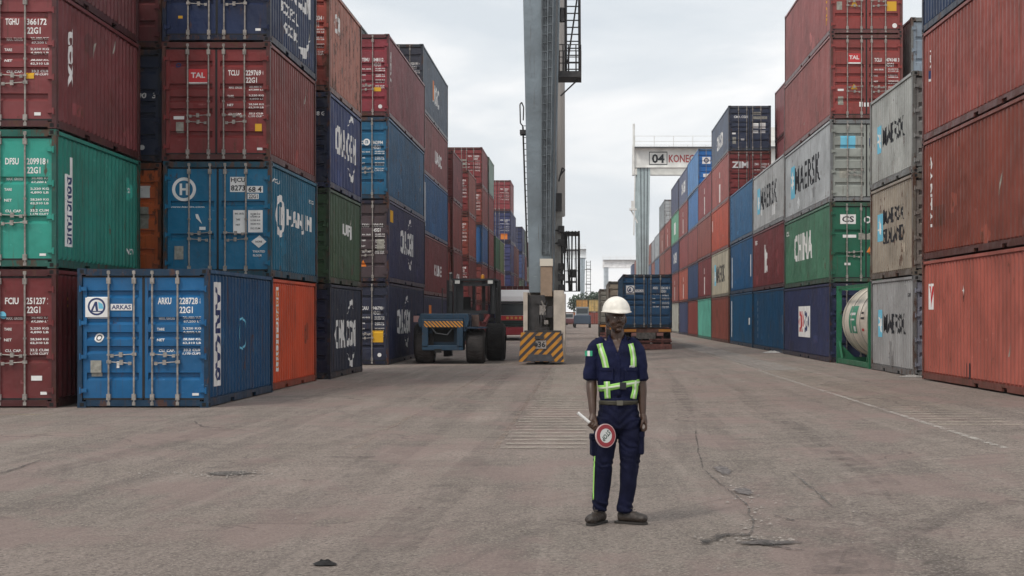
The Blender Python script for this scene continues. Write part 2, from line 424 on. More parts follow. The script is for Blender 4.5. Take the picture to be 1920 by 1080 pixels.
def maersk(u, k=1, z=1.25, second=None, span=3.6, sq=.95):
    """star square and name; on the right-hand row the reading direction runs towards the camera"""
    o = [('r', 'side', u - span / 2 - sq / 2 - .15, z, sq, sq * 1.1, 'b'), ('s', 'side', u - span / 2 - sq / 2 - .15, z, sq * .44, 'w')]
    if second:
        o += [('t', 'side', 'MAERSK', u, z + .26, .42, span, 'k'), ('t', 'side', second, u, z - .28, .42, span, 'k')]
    else: o += [('t', 'side', 'MAERSK', u, z, .55 * k, span, 'k')]
    return o

def container(loc, rz, L, H, seen, label, group, aisle, doors=True, style='a', det=2, marks=(), rust=.33, doorseen=None, fade=.35, handles=None):
    """near end at local y=0, far end at y=L; aisle = +1/-1: which long side faces the lane"""
    t = thing('shipping_container', label, 'container', loc, rz, group)
    m = paint(seen, rust, fade); fm = paint(tuple(int(v * .66 + 4) for v in seen), min(1.0, rust + .4), fade)
    H = round(H, 2)
    fr = put('frame', cached(('f', L, H), lambda: frame_mesh(L, H)), t); setmat(fr, fm)
    for sx in (-1, 1):
        if det == 0 and sx != aisle and not doors: continue
        o = put('side_wall', cached(('s', L, H, sx), lambda: side_mesh(L, H, sx)), t); setmat(o, m)
        if sx == aisle: wall = o
    o = put('roof', cached(('r', L, H), lambda: roof_mesh(L, H)), t); setmat(o, m)
    o = put('end_wall', cached(('e', L, H, 1), lambda: end_mesh(L, H, L, False)), t); setmat(o, m)
    rdoor = None
    if doors:
        dm = paint(doorseen, rust, fade) if doorseen else m  # separate door tone: real door colours, plus end-versus-side light put into the colour
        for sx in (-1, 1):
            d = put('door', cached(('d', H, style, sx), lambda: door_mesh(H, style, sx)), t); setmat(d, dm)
            if sx > 0: rdoor = d
            else: ldoor = d
            for q, x in enumerate((.17, .64)):
                r = put('lock_rod', cached(('k', H, sx * x, det), lambda: rod_mesh(H, sx * x, det)), d); setmat(r, ROD)
            if det > 1:
                for x, s, z in ((.17, 1, H * .385), (.64, -1, H * .33)):
                    hd = put('handle', cached(('hd', sx * x, s * sx, z), lambda: handle_mesh(sx * x, s * sx, z)), d); setmat(hd, ROD)
    else:
        o = put('end_wall', cached(('e', L, H, 0), lambda: end_mesh(L, H, 0, True)), t); setmat(o, m)
    # lettering
    sp, dp = [], []
    rp = random.Random(int(abs(loc[1]) * 31 + loc[2] * 977)); extra = []
    if det:          # repair patches, scrapes and dull spots peculiar to this box
        for _ in range(rp.choice((1, 2, 3, 3))):
            q = rp.uniform(.78, 1.28); pm = paint(tuple(int(min(235, v * q + 6)) for v in seen), min(1, rust + .3), fade)
            u, v = rp.uniform(.8, L - .8), rp.choice((rp.uniform(.35, .8), rp.uniform(.5, H - .5)))
            if rp.random() < .55: extra.append(('r', 'side', u, v, rp.uniform(.28, 1.1), rp.uniform(.15, .55), pm))
            else: extra.append(('p', 'side', [(u + rp.uniform(.6, 1.3) * .32 * math.cos(R(a)), v + rp.uniform(.6, 1.3) * .26 * math.sin(R(a))) for a in range(0, 360, 36)], pm))
        for _ in range(rp.choice((0, 1, 2))):
            u = rp.uniform(.5, L - .5); v = rp.uniform(.5, H - .4); l_ = rp.uniform(.15, .5)
            extra.append(('p', 'side', [(u, v), (u + .03, v + .01), (u + .05 + l_ * .2, v + l_), (u + l_ * .2, v + l_ * .9)], MARK['g']))
    marks = extra + list(marks)
    for k in marks:
        kind, face = k[0], k[1]
        if kind == 't':
            _, _, s, u, v, h, w_, c = k[:8]; rot = k[8] if len(k) > 8 else 0
            g = fit_text(s, h, w_, rot, (.026 if h < .3 else (.012 if c == 'k' else .036)), u, v)
        elif kind == 'r': _, _, u, v, w_, h, c = k; g = rect2(u, v, w_, h)
        elif kind == 'p': _, _, P, c = k; g = poly2(P)
        elif kind == 'c': _, _, u, v, r, c = k; g = poly2(circle2(u, v, r))
        elif kind == 'o': _, _, u, v, r, ri, c = k[:7]; g = ring2(u, v, r, ri, *k[7:])
        elif kind == 's':
            _, _, u, v, r, c = k
            P = [(u + (r if i % 2 == 0 else r * .42) * math.cos(R(90 + i * 360 / 14)), v + (r if i % 2 == 0 else r * .42) * math.sin(R(90 + i * 360 / 14))) for i in range(14)]
            P0 = [(u, v)] + P; g = (P0, [(0, i + 1, (i + 1) % 14 + 1) for i in range(14)])
        (sp if face == 'side' else dp).append((g, MARK.get(c) or c, len(sp if face == 'side' else dp)))
    if sp:
        # u is the reading direction: along +y on a left-row wall, along -y on a right-row wall
        if aisle > 0: f3 = lambda u, v: (W / 2 - .02 - corr(u) + .003, u, v)
        else: f3 = lambda u, v: (-(W / 2 - .02 - corr(L - u) + .003), L - u, v)
        cf = creases if aisle > 0 else (lambda a, b: [L - q for q in creases(L - b, L - a)])
        layers(sp, (0, cf), f3, wall, aisle_n=(aisle, 0, 0))
    if dp and doors:
        zs = sorted(z for z, _ in door_prof(H, style))
        layers(dp, (1, lambda a, b: [z for z in zs if a < z < b]), lambda u, v: (u, YD + .001 + door_depth(H, style, v), v), rdoor, aisle_n=(0, -1, 0), split=ldoor)
    return t
def layers(items, cr_, f3, parent, aisle_n, split=None):
    """marks that touch or overlap share one mesh, each later one a hair prouder; separate marks are separate parts"""
    cl = []
    for (g, m, i) in items:
        x0 = min(p[0] for p in g[0]); x1 = max(p[0] for p in g[0]); y0 = min(p[1] for p in g[0]); y1 = max(p[1] for p in g[0])
        hit = [c for c in cl if x0 - c[0][1] < .03 and c[0][0] - x1 < .03 and y0 - c[0][3] < .03 and c[0][2] - y1 < .03]
        nb = [x0, x1, y0, y1]; ms = []
        for c in hit:
            nb = [min(nb[0], c[0][0]), max(nb[1], c[0][1]), min(nb[2], c[0][2]), max(nb[3], c[0][3])]; ms += c[1]; cl.remove(c)
        cl.append((nb, ms + [(g, m, i)]))
    for bb_, gs in cl:
        b = MB(); mats = []; txt = any(len(g[0]) > 40 for g, m, i in gs)
        for g, m, i in gs:
            if m not in mats: mats.append(m)
            me = mark_mesh([(g[0], g[1], m)], cr_, f3, 'tmp')
            o = tuple(c * .0007 * i for c in aisle_n)
            b.add([tuple(v.co[j] + o[j] for j in range(3)) for v in me.vertices], [tuple(p.vertices) for p in me.polygons], mats.index(m))
            bpy.data.meshes.remove(me)
        nm = 'lettering' if txt else 'sticker'
        put(nm, b.mesh(nm, mats), split if split is not None and bb_[0] + bb_[1] < 0 else parent)

LG = 'containers stacked along the left of the lane'; RG = 'containers stacked along the right of the lane'
ORD = ['bottom container', 'second container up', 'third container up', 'fourth container up', 'fifth container up']
NTH = ['nearest', 'second', 'third', 'fourth', 'fifth', 'sixth', 'seventh', 'eighth', 'ninth', 'tenth', 'eleventh', 'twelfth', 'thirteenth', 'fourteenth', 'fifteenth']
def stack(side, where, d, xpx, hs, L, cs, base=None, rot=0, det=2, rotc=None, X=None):
    """side +1: left row (its +x wall faces the lane); -1: right row. cs: list bottom-up of dicts or None"""
    if X is None: X = (xpx - VX) * d / FPX
    if isinstance(hs, (int, float)): hs = [hs] * len(cs)
    z = zg(X) if base is None else base
    rnd = random.Random(int(d * 10))
    for i, (c, h) in enumerate(zip(cs, hs)):
        if c is not None:
            c = dict(c); rz = R(rot) + R(rnd.uniform(-.08, .08)); jx = rnd.uniform(-.02, .02)
            a = Vector((-side * W / 2, 0, 0)); a.rotate(Matrix.Rotation(rz, 3, 'Z'))
            lb = '%s, %s of %s' % (c.pop('n'), ORD[i], where)
            lc = c.pop('L', L); seen = c.pop('c'); dr = c.pop('doors', False)
            container((X + a.x + jx, d + a.y, z), rz, lc, h - .012, seen, lb, LG if side > 0 else RG, side, doors=dr, det=det, **c)
        z += h
# ---------------------------------------------------------------- ground
def ground_mat():
    m = bpy.data.materials.new('yard_asphalt'); m.use_nodes = True; t = m.node_tree; b = t.nodes['Principled BSDF']
    g = N(t, 'ShaderNodeNewGeometry')
    def noi(scale, detail=5, rough=.55, sx=(1, 1, 1), loc=(0, 0, 0), dist=0):
        mp = N(t, 'ShaderNodeMapping'); mp.inputs['Scale'].default_value = sx; mp.inputs['Location'].default_value = loc
        Lk(t, g.outputs['Position'], mp.inputs['Vector'])
        n = N(t, 'ShaderNodeTexNoise'); n.inputs['Scale'].default_value = scale; n.inputs['Detail'].default_value = detail; n.inputs['Roughness'].default_value = rough
        n.inputs['Distortion'].default_value = dist
        Lk(t, mp.outputs[0], n.inputs['Vector']); return n.outputs[0]
    def rng(s, a, b_, c=0, d=1):
        r = N(t, 'ShaderNodeMapRange'); r.inputs[1].default_value = a; r.inputs[2].default_value = b_; r.inputs[3].default_value = c; r.inputs[4].default_value = d
        Lk(t, s, r.inputs[0]); return r.outputs[0]
    def mix(f, a, b_):
        x = N(t, 'ShaderNodeMix', data_type='RGBA')
        if hasattr(f, 'links'): Lk(t, f, x.inputs[0])
        else: x.inputs[0].default_value = f
        for i, s in ((6, a), (7, b_)):
            if hasattr(s, 'links'): Lk(t, s, x.inputs[i])
            else: x.inputs[i].default_value = (*s, 1)
        return x.outputs[2]
    base = mix(rng(noi(.35, 6, .6), .35, .65), (.215, .188, .168), (.300, .252, .232))
    base = mix(rng(noi(.16, 4, .5, (1, 1, 1), (7, 3, 0)), .42, .62, 0, .7), base, (.200, .186, .166))     # greyer spills
    base = mix(rng(noi(1.1, 8, .68, (1, .35, 1), (3, 9, 0)), .5, .66, 0, .7), base, (.150, .132, .122))     # dark blotches drawn along the lane
    tr = noi(2.0, 6, .6, (1, .035, 1), (11, 0, 0), .4)                                                      # tyre tracks along the lane
    base = mix(rng(tr, .5, .64, 0, .6), base, (.135, .118, .110))
    base = mix(rng(noi(2.3, 5, .6, (1, .06, 1), (31, 5, 0), .3), .52, .66, 0, .5), base, (.35, .312, .285))
    tr2 = noi(1.5, 6, .6, (.05, 1, 1), (5, 17, 0), .8)
    base = mix(rng(tr2, .53, .66, 0, .5), base, (.13, .115, .107))
    sp = noi(38, 3, .7)
    base = mix(rng(sp, .50, .62, 0, .85), base, (.40, .365, .325))          # pale aggregate
    sp2 = noi(24, 4, .75, (1, 1, 1), (2, 2, 0))
    base = mix(rng(sp2, .52, .64, 0, .9), base, (.095, .082, .074))
    sp3 = noi(9, 8, .8, (1, 1, 1), (4, 8, 0))
    base = mix(rng(sp3, .53, .62, 0, .7), base, (.12, .105, .096))
    base = mix(rng(noi(7, 8, .7, (1, .4, 1), (14, 3, 0)), .5, .66, 0, .5), base, (.30, .262, .235))
    base = mix(rng(noi(.8, 5, .6, (1, .5, 1), (24, 13, 0)), .5, .60, 0, .6), base, (.265, .205, .192))
    # cracks
    vo = N(t, 'ShaderNodeTexVoronoi'); vo.feature = 'DISTANCE_TO_EDGE'; vo.inputs['Scale'].default_value = .42
    mp = N(t, 'ShaderNodeMapping'); Lk(t, g.outputs['Position'], mp.inputs['Vector'])
    nd = N(t, 'ShaderNodeTexNoise'); nd.inputs['Scale'].default_value = 1.3; nd.inputs['Detail'].default_value = 8; Lk(t, g.outputs['Position'], nd.inputs['Vector'])
    va = N(t, 'ShaderNodeVectorMath', operation='MULTIPLY_ADD'); Lk(t, nd.outputs[1], va.inputs[0]); va.inputs[1].default_value = (1.3, 1.3, 0); Lk(t, mp.outputs[0], va.inputs[2])
    Lk(t, va.outputs[0], vo.inputs['Vector'])
    cm = N(t, 'ShaderNodeMath', operation='MULTIPLY'); Lk(t, rng(vo.outputs[0], .0, .010, 1, 0), cm.inputs[0]); Lk(t, rng(noi(.3, 3), .52, .6, 0, .75), cm.inputs[1])
    base = mix(cm.outputs[0], base, (.07, .06, .055))
    # arcs left by turning tyres
    for cx, cy, sc_, lo_ in ((7.5, 9.5, 2.2, .52), (-13, 15, 1.6, .53), (3.5, 30, 2.0, .54)):
        su = N(t, 'ShaderNodeVectorMath', operation='SUBTRACT'); Lk(t, g.outputs['Position'], su.inputs[0]); su.inputs[1].default_value = (cx, cy, 0)
        ln = N(t, 'ShaderNodeVectorMath', operation='LENGTH'); Lk(t, su.outputs[0], ln.inputs[0]); no = N(t, 'ShaderNodeVectorMath', operation='NORMALIZE'); Lk(t, su.outputs[0], no.inputs[0])
        cb_ = N(t, 'ShaderNodeCombineXYZ'); mm = N(t, 'ShaderNodeMath', operation='MULTIPLY'); mm.inputs[1].default_value = sc_ * 2.2; Lk(t, ln.outputs['Value'], mm.inputs[0]); Lk(t, mm.outputs[0], cb_.inputs[2])
        ad = N(t, 'ShaderNodeVectorMath', operation='ADD'); Lk(t, cb_.outputs[0], ad.inputs[0]); Lk(t, no.outputs[0], ad.inputs[1])
        nn = N(t, 'ShaderNodeTexNoise'); nn.inputs['Scale'].default_value = 1.3; nn.inputs['Detail'].default_value = 6; nn.inputs['Roughness'].default_value = .7; Lk(t, ad.outputs[0], nn.inputs['Vector'])
        rr_ = rng(nn.outputs[0], lo_, lo_ + .12, 0, .42); fa = rng(ln.outputs['Value'], 3, 16, 1, 0)
        mu = N(t, 'ShaderNodeMath', operation='MULTIPLY'); Lk(t, rr_, mu.inputs[0]); Lk(t, fa, mu.inputs[1]); base = mix(mu.outputs[0], base, (.12, .105, .10))
    fin = N(t, 'ShaderNodeVectorMath', operation='MULTIPLY'); Lk(t, base, fin.inputs[0]); fin.inputs[1].default_value = (1.10, 1.04, 1.0); base = fin.outputs[0]
    Lk(t, base, b.inputs['Base Color']); b.inputs['Roughness'].default_value = .88
    b.inputs['Specular IOR Level'].default_value = .25
    bb = N(t, 'ShaderNodeBump'); bb.inputs['Strength'].default_value = 1; bb.inputs['Distance'].default_value = .03
    s_ = N(t, 'ShaderNodeMath', operation='ADD'); Lk(t, noi(30, 6, .75), s_.inputs[0]); Lk(t, noi(4, 6, .65), s_.inputs[1])
    Lk(t, s_.outputs[0], bb.inputs['Height']); Lk(t, bb.outputs[0], b.inputs['Normal'])
    return m
gm = ground_mat()
xs = [-1500, -400, -120, -40, -15] + [-6 + i * .5 for i in range(33)] + [15, 40, 120, 400, 1500]
ys = [-60, -10, 0, 3] + [4 + .5 * i for i in range(60)] + [36, 45, 60, 80, 110, 150, 220, 320, 500, 800, 1500, 3500, 7000]
random.seed(5)
b = MB(); vs = [(x, y, zg(x) + (.006 * noise.noise(Vector((x * .7, y * .7, 0))) if abs(x) < 8 and y < 34 else 0)) for y in ys for x in xs]; n = len(xs)
b.add(vs, [(j * n + i, j * n + i + 1, (j + 1) * n + i + 1, (j + 1) * n + i) for j in range(len(ys) - 1) for i in range(n - 1)])
o = b.build('ground', gm, smooth=True); tag(o, kind='structure')

# painted lines and the hatched runways of the yard cranes
def worn(name, c, lo=.45, hi=.6):
    """old paint: breaks up into the asphalt underneath by transparency"""
    m = bpy.data.materials.new(name); m.use_nodes = True; t = m.node_tree; b = t.nodes['Principled BSDF']
    b.inputs['Base Color'].default_value = (*c, 1); b.inputs['Roughness'].default_value = .85
    g = N(t, 'ShaderNodeNewGeometry'); n = N(t, 'ShaderNodeTexNoise'); n.inputs['Scale'].default_value = 3.2; n.inputs['Detail'].default_value = 9; n.inputs['Roughness'].default_value = .75
    Lk(t, g.outputs['Position'], n.inputs['Vector']); r = N(t, 'ShaderNodeMapRange'); r.inputs[1].default_value = lo; r.inputs[2].default_value = hi; r.inputs[4].default_value = .46
    Lk(t, n.outputs[0], r.inputs[0]); Lk(t, r.outputs[0], b.inputs['Alpha']); return m
def strips(name, rects, m, lift):
    b = MB()
    for x0, x1, y0, y1, sk in rects:
        k = max(1, int((y1 - y0) / 2)); 
        for i in range(k):
            a, c = y0 + (y1 - y0) * i / k, y0 + (y1 - y0) * (i + 1) / k
            q = [(x0, a), (x1, a + sk), (x1, c + sk), (x0, c)]
            b.add([(x, y, zg(x) + lift + (.0065 if y < 34 else .002)) for x, y in q], [(0, 1, 2, 3)])
    o = b.build(name, m); tag(o, kind='structure'); return o
rnd = random.Random(3)
hat = []
y = 20.2
while y < 56: hat.append((-1.08 + rnd.uniform(-.05, .05), -.02 + rnd.uniform(-.06, .06), y, y + (.2 if y < 27 else .3), rnd.uniform(-.03, .03))); y += .62
strips('centre_hatching', hat, worn('worn_hatch_paint', (.50, .45, .37), .38, .54), .004)
hat = []; y = 23
while y < 46: hat.append((5.16, 6.3 + rnd.uniform(-.05, .05), y, y + .16, -.5)); y += .62
strips('side_hatching', hat, worn('worn_hatch_paint_side', (.54, .48, .37), .38, .54), .004)
strips('lane_line', [(5.0, 5.10, 19, 130, 0), (6.3, 6.36, 40, 130, 0)], worn('worn_white_line', (.60, .57, .51), .42, .56), .004)
strips('runway_line', [(-1.22, -1.14, 19, 60, 0), (-3.02, -2.94, 20, 56, 0)], worn('worn_yellow_line', (.34, .25, .19), .46, .62), .004)
strips('row_line', [(-11.4, -9.2, 27.0, 27.08, .05)], worn('worn_yellow_dash', (.55, .42, .12), .45, .6), .004)
# concrete bearing strips under the crane wheels
strips('runway_slab', [(5.16, 6.25, 46, 140, 0)], worn('pale_slab', (.40, .37, .34), .3, .5), .003)

def patch_mat(c):
    m = bpy.data.materials.new('broken_asphalt'); m.use_nodes = True; t = m.node_tree; b = t.nodes['Principled BSDF']
    g = N(t, 'ShaderNodeNewGeometry'); n = N(t, 'ShaderNodeTexNoise'); n.inputs['Scale'].default_value = 6; n.inputs['Detail'].default_value = 10; n.inputs['Roughness'].default_value = .75; Lk(t, g.outputs['Position'], n.inputs['Vector'])
    at = N(t, 'ShaderNodeAttribute', attribute_name='edge'); a = N(t, 'ShaderNodeMath', operation='ADD'); Lk(t, n.outputs[0], a.inputs[0]); Lk(t, at.outputs['Fac'], a.inputs[1])
    r = N(t, 'ShaderNodeMapRange'); r.inputs[1].default_value = .82; r.inputs[2].default_value = 1.05; r.inputs[4].default_value = .9; Lk(t, a.outputs[0], r.inputs[0]); Lk(t, r.outputs[0], b.inputs['Alpha'])
    n2 = N(t, 'ShaderNodeTexNoise'); n2.inputs['Scale'].default_value = 22; n2.inputs['Detail'].default_value = 6; Lk(t, g.outputs['Position'], n2.inputs['Vector'])
    r2 = N(t, 'ShaderNodeMapRange'); r2.inputs[1].default_value = .35; r2.inputs[2].default_value = .68; r2.inputs[3].default_value = .5; r2.inputs[4].default_value = 2.0; Lk(t, n2.outputs[0], r2.inputs[0])
    v = N(t, 'ShaderNodeVectorMath', operation='SCALE'); v.inputs[0].default_value = c; Lk(t, r2.outputs[0], v.inputs['Scale']); Lk(t, v.outputs[0], b.inputs['Base Color']); b.inputs['Roughness'].default_value = .92
    bb = N(t, 'ShaderNodeBump'); bb.inputs['Strength'].default_value = 1; bb.inputs['Distance'].default_value = .03; Lk(t, n2.outputs[0], bb.inputs['Height']); Lk(t, bb.outputs[0], b.inputs['Normal'])
    return m
def GP(px, py):      # where a spot of the photograph lies on the ground
    d = FPX * EYE / (py - VY); x = (px - VX) * d / FPX
    d = FPX * (EYE - zg(x)) / (py - VY); return (px - VX) * d / FPX, d
def tyre_mark(pts, wd, amt, seed):
    m = worn('tyre_rubber_%d' % seed, (.055, .048, .046), .42, .66); 
    for n_ in m.node_tree.nodes:
        if n_.type == 'MAP_RANGE': n_.inputs[4].default_value = amt * .42
        if n_.type == 'TEX_NOISE': n_.inputs['Scale'].default_value = 2.0
    P = [Vector((*GP(*p), 0)) for p in pts]; Q = []
    for i in range(len(P) - 1):
        p0, p1, p2, p3 = P[max(i - 1, 0)], P[i], P[i + 1], P[min(i + 2, len(P) - 1)]
        for j in range(10): t = j / 10; Q.append(.5 * ((2 * p1) + (p2 - p0) * t + (2 * p0 - 5 * p1 + 4 * p2 - p3) * t * t + (3 * p1 - p0 - 3 * p2 + p3) * t ** 3))
    Q.append(P[-1]); vs = []; n = len(Q)
    for i, q in enumerate(Q):
        t = (Q[min(n - 1, i + 1)] - Q[max(0, i - 1)]).normalized(); s = Vector((-t.y, t.x, 0)) * wd * .5
        for e_ in (-1, 1): v = q + s * e_; vs.append((v.x, v.y, zg(v.x) + .0085 + .0002 * seed))
    b = MB(); b.add(vs, [(2 * i, 2 * i + 1, 2 * i + 3, 2 * i + 2) for i in range(n - 1)]); o = b.build('tyre_mark', m); tag(o, kind='structure')
def blob(name, cx, cy, rx, ry, c, seed, depth=0, mat=None):
    n = 40; b = MB(); z = zg(cx) + .012; at = [1.0]; vs = [(cx, cy, z)]
    for q, e_ in ((.35, .75), (.7, .35), (1.0, .0), (1.3, -.4)):
        for i in range(n):
            a = 2 * math.pi * i / n; k = q * (1 + .38 * noise.noise(Vector((math.cos(a) * 1.6 + seed, math.sin(a) * 1.6, seed))) + .16 * noise.noise(Vector((math.cos(a) * 6 + seed, math.sin(a) * 6, 3))))
            vs.append((cx + rx * k * math.cos(a), cy + ry * k * math.sin(a), z)); at.append(e_)
    b.add(vs, [(0, 1 + i, 1 + (i + 1) % n) for i in range(n)] + [(1 + k * n + i, 1 + (k + 1) * n + i, 1 + (k + 1) * n + (i + 1) % n, 1 + k * n + (i + 1) % n) for k in range(3) for i in range(n)])
    o = b.build(name, patch_mat(c)); tag(o, kind='structure')
    w_ = o.data.attributes.new('edge', 'FLOAT', 'POINT'); w_.data.foreach_set('value', at); return o
blob('pothole', -3.87, 16.95, .40, .34, (.085, .075, .068), 2)
def crack(name, pts, wd, c, seed):
    rnd = random.Random(seed); P = [GP(*p) for p in pts]; Q = []
    for a, e_ in zip(P, P[1:]):
        for j in range(7):
            f = j / 7; Q.append((a[0] + (e_[0] - a[0]) * f + rnd.gauss(0, wd * .35), a[1] + (e_[1] - a[1]) * f + rnd.gauss(0, wd * .5)))
    Q.append(P[-1]); vs = []; at = []; n = len(Q)
    for i, q in enumerate(Q):
        q0, q1 = Q[max(0, i - 1)], Q[min(n - 1, i + 1)]; tx_, ty_ = q1[0] - q0[0], q1[1] - q0[1]; l = math.hypot(tx_, ty_) or 1; nx, ny = -ty_ / l, tx_ / l
        w_ = wd * rnd.uniform(.4, 1.4) * (1 if 0 < i < n - 1 else .2)
        for s, e2 in ((-1.6, -.3), (-.5, .7), (.5, .7), (1.6, -.3)): vs.append((q[0] + nx * w_ * s, q[1] + ny * w_ * s, zg(q[0]) + .012)); at.append(e2 - .25)
    b = MB(); b.add(vs, [(i * 4 + k, i * 4 + k + 1, (i + 1) * 4 + k + 1, (i + 1) * 4 + k) for i in range(n - 1) for k in range(3)])
    o = b.build(name, patch_mat(c)); tag(o, kind='structure'); w2 = o.data.attributes.new('edge', 'FLOAT', 'POINT'); w2.data.foreach_set('value', at)
CK = (.060, .052, .048)
for i, (pts, wd_, am) in enumerate((
    ([(1030, 690), (1010, 740), (960, 800), (880, 880), (770, 985), (690, 1079)], .42, .5), ([(960, 690), (905, 740), (830, 800), (700, 880), (520, 985)], .40, .42),
    ([(690, 700), (560, 760), (380, 815), (150, 870), (0, 900)], .4, .38), ([(1235, 690), (1300, 760), (1400, 860), (1500, 960), (1585, 1079)], .4, .35),
    ([(1330, 700), (1480, 800), (1590, 880), (1640, 960), (1620, 1079)], .38, .4), ([(1480, 790), (1580, 850), (1700, 940), (1760, 1030), (1770, 1079)], .30, .45),
    ([(1520, 880), (1560, 940), (1570, 1000), (1540, 1079)], .22, .4), ([(1290, 655), (1560, 720), (1919, 812)], .5, .4), ([(0, 800), (300, 790), (560, 750), (760, 700)], .35, .35),
    ([(0, 960), (260, 900), (560, 850), (840, 760), (960, 700)], .3, .38), ([(1700, 1000), (1800, 960), (1919, 940)], .3, .4), ([(960, 1079), (1010, 1000), (1200, 900), (1290, 820), (1270, 720)], .3, .35))):
    tyre_mark(pts, wd_, am, i)
crack('asphalt_crack', [(1304, 806), (1310, 850), (1318, 880), (1345, 905), (1372, 925), (1398, 945), (1415, 985), (1404, 1004)], .018, (.09, .08, .072), 1)
blob('asphalt_patch', 1.50, 17.3, .13, .75, (.13, .115, .11), 7); blob('asphalt_patch', 1.52, 15.2, .12, .5, (.13, .115, .11), 11)
crack('asphalt_crack', [(1312, 1022), (1340, 1011), (1365, 1004), (1404, 1003)], .065, (.045, .04, .037), 2)
crack('asphalt_crack', [(1404, 1010), (1440, 1022), (1470, 1028), (1500, 1034)], .05, (.05, .045, .042), 3)
blob('pothole', 1.33, 11.75, .30, .20, (.085, .075, .070), 17)
crack('asphalt_crack', [(0, 889), (30, 880), (78, 864)], .03, CK, 4); crack('asphalt_crack', [(615, 857), (660, 859), (705, 858)], .05, CK, 5); crack('asphalt_crack', [(0, 820), (76, 820)], .05, (.09, .08, .075), 6)
crack('asphalt_crack', [(455, 889), (480, 890), (498, 892)], .035, CK, 7); crack('asphalt_crack', [(1450, 968), (1475, 974), (1490, 978)], .02, CK, 8); crack('asphalt_crack', [(360, 790), (380, 801), (440, 806)], .04, (.1, .09, .085), 9)
crack('asphalt_crack', [(395, 807), (470, 808)], .04, (.09, .08, .075), 10); crack('asphalt_crack', [(555, 900), (588, 904)], .02, CK, 11); crack('asphalt_crack', [(235, 920), (262, 921)], .03, CK, 12); crack('asphalt_crack', [(110, 905), (160, 902)], .03, (.1, .09, .085), 13)
crack('asphalt_crack', [(1380, 830), (1500, 832)], .03, (.12, .11, .1), 14); crack('asphalt_crack', [(1480, 885), (1520, 915), (1560, 950)], .02, (.12, .11, .1), 15)
# loose pebbles and grit: far too many to count
rnd = random.Random(9); b = MB()
def stone(x, y, r):
    z = zg(x) + .006
    vs = [(x + r * rnd.uniform(.6, 1.2) * math.cos(a), y + r * rnd.uniform(.6, 1.2) * math.sin(a), z + rnd.uniform(0, .3) * r) for a in (0, 1.2, 2.4, 3.7, 5)] + [(x + rnd.uniform(-.3, .3) * r, y, z + r * rnd.uniform(.4, .8))]
    b.add(vs, [(i, (i + 1) % 5, 5) for i in range(5)])
for _ in range(1500):
    y = 9.5 + 26 * rnd.random() ** 1.6; x = rnd.uniform(-.4, .33) * y * .95; stone(x, y, .004 + .011 * rnd.random() ** 3)
for cx, cy, sx, sy, k in ((-3.8, 16.85, .42, .3, 150), (-4.4, 17.0, .5, .2, 50), (1.5, 14.6, .2, 1.4, 90), (1.35, 11.9, .35, .2, 60), (1.3, 12.7, .2, .3, 20)):
    for _ in range(k): stone(rnd.gauss(cx, sx * .6), rnd.gauss(cy, sy * .7), .006 + .018 * rnd.random() ** 2)
o = b.build('loose_grit', simple('pale_grit', (.27, .24, .215), .9, nscale=30, namt=.4)); tag(o, 'pale pebbles and grit scattered over the grey yard', 'grit', kind='stuff')

def rag(name, label, cat, cx, cy, r, c, seed, hgt=.05, sx=1.4):
    rnd = random.Random(seed); b = MB(); n, k = 14, 6; vs = [(cx, cy, zg(cx) + .01 + hgt)]
    for j in range(1, k):
        for i in range(n):
            a = 2 * math.pi * i / n; q = j / (k - 1); rr = r * q * (1 + .35 * noise.noise(Vector((math.cos(a) * 2 + seed, math.sin(a) * 2, q))))
            vs.append((cx + rr * math.cos(a) * sx, cy + rr * math.sin(a), zg(cx) + .008 + hgt * (1 - q ** 2) * (1 + .9 * noise.noise(Vector((i * 1.7, j * 2.3 + seed, 0))))))
    fs = [(0, 1 + i, 1 + (i + 1) % n) for i in range(n)] + [(1 + (j * n) + i, 1 + ((j + 1) * n) + i, 1 + ((j + 1) * n) + (i + 1) % n, 1 + (j * n) + (i + 1) % n) for j in range(k - 2) for i in range(n)]
    b.add(vs, fs); o = b.build(name, simple('rag_%d' % seed, c, .9, nscale=20, namt=.4)); tag(o, label, cat); return o
rag('scrap', 'small flattened black scrap lying in the lane at the bottom edge of the picture', 'scrap', -1.79, 10.75, .06, (.012, .011, .011), 3, .025)
rag('litter', 'crumpled white litter below the two blue containers of the right row', 'litter', 7.85, 66.5, .22, (.5, .48, .45), 5, .07, 1.9)
rag('litter', 'crumpled grey litter at the foot of the grey containers beside the red stack', 'litter', 8.28, 40.0, .20, (.30, .28, .26), 8, .05, 1.7)

